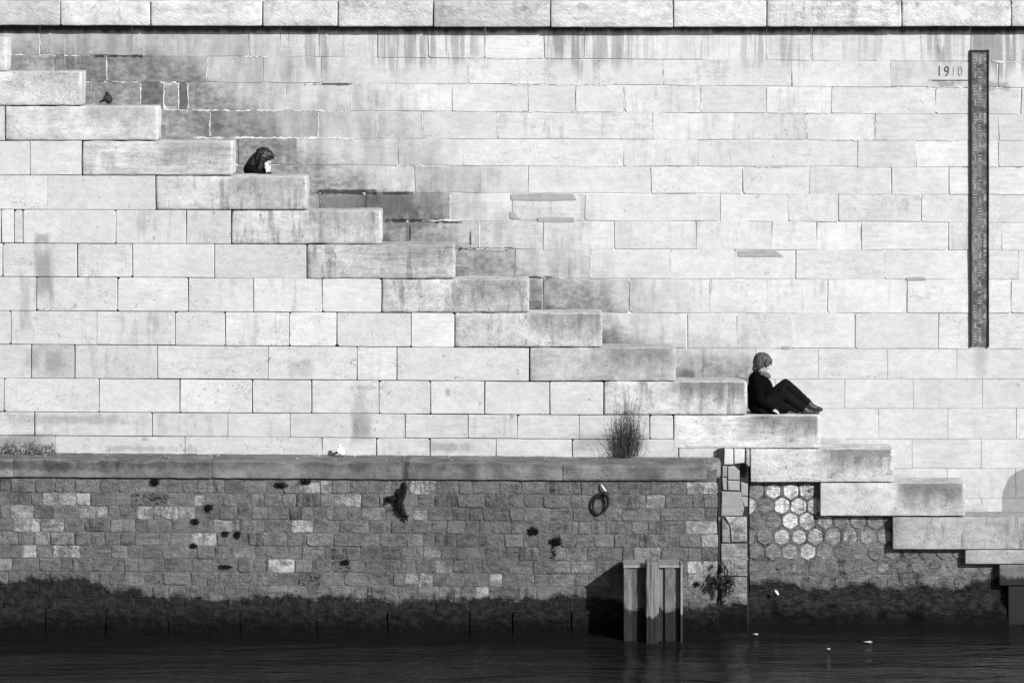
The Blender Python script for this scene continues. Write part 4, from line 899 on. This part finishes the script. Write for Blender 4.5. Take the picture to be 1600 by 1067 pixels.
wr = W(420, 269, -.10); el_ = kn[0] + Vector((-.02, .0, .08)); chain(bm, [W(400, 273, -.16), W(409, 300, -.2), el_, wr], [.05, .042, .04, .029])
hand(bm, wr, Vector((-.030, .010, .15)), (.55, -.8, 0), .16, .12, 1)
wl = hip + Vector((.36, .1, .24)); chain(bm, [W(400, 273, .16), W(404, 300, .2), wl], [.05, .042, .028]); hand(bm, wl, (1, -.2, -.3), (.2, 0, 1), .17, .3, 1)
mpart('body', remesh(bm, .006, 2), M['skin'], p2)
bm = bmesh.new(); ell(bm, W(399, 276), (.16, .21, .16)); chain(bm, [W(399, 275), (W(399, 276) + hip) / 2, hip], [.15, .16, .17]); ell(bm, W(393, 265), (.12, .16, .09))
ell(bm, W(390, 262), (.085, .12, .055)); ell(bm, W(403, 267), (.11, .13, .07))
chain(bm, [W(400, 273, -.16), W(409, 300, -.2), el_, W(420, 272, -.09)], [.085, .066, .06, .046]); chain(bm, [W(400, 273, .16), W(404, 300, .2), wl], [.085, .066, .045])
mpart('jacket', remesh(bm, .010, 3, .008, 9), M['coat2'], p2)
bm = bmesh.new()
for s_, k_, a_ in zip((-1, 1), kn, an): chain(bm, [hip + Vector((0, s_ * .09, 0)), k_, a_], [.10, .07, .06])
mpart('trousers', remesh(bm, .012, 2), M['trouser'], p2)
for a_ in an:
    bm = bmesh.new(); caps(bm, a_ + Vector((0, 0, -.02)), a_ + Vector((.18, 0, -.05)), .048, .036); mpart('shoe', remesh(bm, .01, 2), M['shoe'], p2)
bm = bmesh.new()
ell(bm, T((-.02, 0, .045)), (.125, .108, .10), hq); ell(bm, T((-.07, 0, -.03)), (.085, .105, .14), hq); ell(bm, T((.07, .0, .075)), (.05, .08, .035), hq); caps(bm, T((.10, .01, .065)), T((.125, .01, .035)), .024, .012)
caps(bm, T((-.03, -.075, .02)), T((.0, -.085, -.16)), .052, .04); caps(bm, T((.02, -.072, .03)), T((.028, -.078, -.10)), .026, .014); caps(bm, T((-.03, .075, .02)), T((-.01, .075, -.18)), .05, .035); caps(bm, T((-.09, 0, -.05)), T((-.13, 0, -.20)), .09, .08); caps(bm, T((.07, .07, .03)), T((.085, .06, -.10)), .022, .014)
strands(bm, T, 50, (-.02, 0, .04), (.118, .102, .096)); mpart('hair', remesh(bm, .0055, 1, .007, 28, (1, 1, .4)), M['hair2'], p2)
for s_ in (-1, 1):
    bm = bmesh.new(); ell(bm, T((.074, s_ * .032, -.004)), (.011, .012, .007)); mpart('eye', mesh(bm, 'eye', True), M['eye'], p2)

# ------------------------------------------------------------------ birds
def bird(px, Yb_, z, sc, mats, lb, hunch=False):
    base = Vector((X(px, Yb_), Yb_, z)); b = thing('bird', lb, 'bird', tuple(base), 'birds on the stonework')
    from mathutils import Euler
    V = lambda x, y, z_: base + Vector((x, y, z_)) * sc
    bm = bmesh.new()
    if hunch: ell(bm, V(0, 0, .085), (.066 * sc, .05 * sc, .075 * sc)); ell(bm, V(.012, 0, .135), (.042 * sc, .036 * sc, .04 * sc))
    else: ell(bm, V(0, 0, .085), (.062 * sc, .042 * sc, .075 * sc), Euler((0, rad(-20), 0))); ell(bm, V(-.02, 0, .13), (.026 * sc, .024 * sc, .04 * sc)); ell(bm, V(-.018, 0, .165), (.03 * sc, .025 * sc, .028 * sc))
    mpart('body', remesh(bm, .005, 2), mats[0], b)
    bm = bmesh.new(); caps(bm, V(-.05, 0, .07), V(-.12 if not hunch else -.085, 0, .035), .022 * sc, .012 * sc); mpart('tail', mesh(bm, 'tail', True), mats[1], b)
    for s_ in (-1, 1):
        bm = bmesh.new(); ell(bm, V(-.02, s_ * .038, .085), (.055 * sc, .012 * sc, .04 * sc), Euler((0, rad(35), 0))); mpart('wing', mesh(bm, 'wing', True), mats[0], b)
        bm = bmesh.new(); tube(bm, [V(.005, s_ * .018, .04), V(.01, s_ * .018, .005), V(.03, s_ * .018, .002)], [.004] * 3, 5); mpart('leg', mesh(bm, 'leg'), mats[1], b)
    hx_ = .05 if hunch else .008; bm = bmesh.new(); caps(bm, V(hx_, 0, .135 if hunch else .163), V(hx_ + .022, 0, .128 if hunch else .157), .007 * sc, .002 * sc, 6); mpart('beak', mesh(bm, 'beak'), mats[1], b)
bird(533, -.18, zt(533) + .004, .86, (M['white'], M['dark']), 'small white bird with a dark tail standing on the ledge')
bird(169, .42, Z(166, 0) + .002, .95, (M['dark'], M['dark']), 'small dark hunched bird perched on an upper parapet block')

# ------------------------------------------------------------------ scraps, floating leaves, bollard beyond the frame
def scrap(bm, a, dep, L):
    c = Vector((X(a, -.4), YL + dep + .03, zt(a) + .016)); n = 6
    ol = [c + Vector((L / 2 * math.cos(t) * R.uniform(.6, 1.1), L * .35 * math.sin(t) * R.uniform(.6, 1.1), R.uniform(-.004, .008))) for t in [2 * math.pi * i / n for i in range(n)]]
    f = bm.faces.new([bm.verts.new(p) for p in ol]); bmesh.ops.solidify(bm, geom=[f], thickness=.01)
for (a, dep, L, lb) in [(70, .45, .07, 'small white scrap among the low weeds at the left end of the ledge'), (340, .5, .06, 'small white scrap lying alone on the left half of the ledge'), (499, .46, .09, 'white scrap on the ledge just left of the small white bird'), (527, .12, .06, 'white scrap on the ledge edge right below the small white bird'), (702, .45, .05, 'tiny white scrap on the ledge between bird and shrub'), (981, .60, .07, 'white scrap at the foot of the twiggy shrub')]:
    bm = bmesh.new(); scrap(bm, a, dep, L); o = part('litter_scrap', bm, M['paper'], None); tag(o, lb, 'litter', 'white litter scraps on the ledge')
bm = bmesh.new()
for _ in range(60): scrap(bm, R.choice([R.uniform(0, 330), R.uniform(420, 620), R.uniform(700, 960), R.uniform(1050, 1110)]), R.uniform(.1, .6), R.uniform(.012, .04))
o = part('crumbs', bm, M['paper'], None); o['kind'] = 'stuff'
for (a, b, Yw, L, lb) in [(1355, 1005, -2.2, .075, 'pale leaf floating on dark water, the larger and farther right'), (1180, 993, -1.4, .045, 'small pale leaf floating on dark water right of the steel piles'), (1294, 1016, -2.9, .03, 'tiny pale leaf floating on the water, nearest the picture bottom')]:
    Yw = (ZC * DIST / ((b - HZ) * U)) - DIST
    bm = bmesh.new(); c = Vector((X(a, Yw), Yw, .022)); ol = [c + Vector((L * math.cos(t), L * .6 * math.sin(t), .01 * math.sin(2 * t))) for t in [2 * math.pi * i / 8 for i in range(8)]]
    f = bm.faces.new([bm.verts.new(p) for p in ol]); bmesh.ops.solidify(bm, geom=[f], thickness=.004); o = part('floating_leaf', bm, M['pale'], None); tag(o, lb, 'leaf', 'leaves floating on the river')
bm = bmesh.new(); c = P(1213.5, 925, YH - .12); tube(bm, [c + Vector((-.02, 0, .03)), c, c + Vector((.025, 0, -.035))], [.008, .02, .007], 6); o = part('feather', bm, M['paper'], None); tag(o, 'small white feather stuck on the dark slime below the hexagons', 'feather')
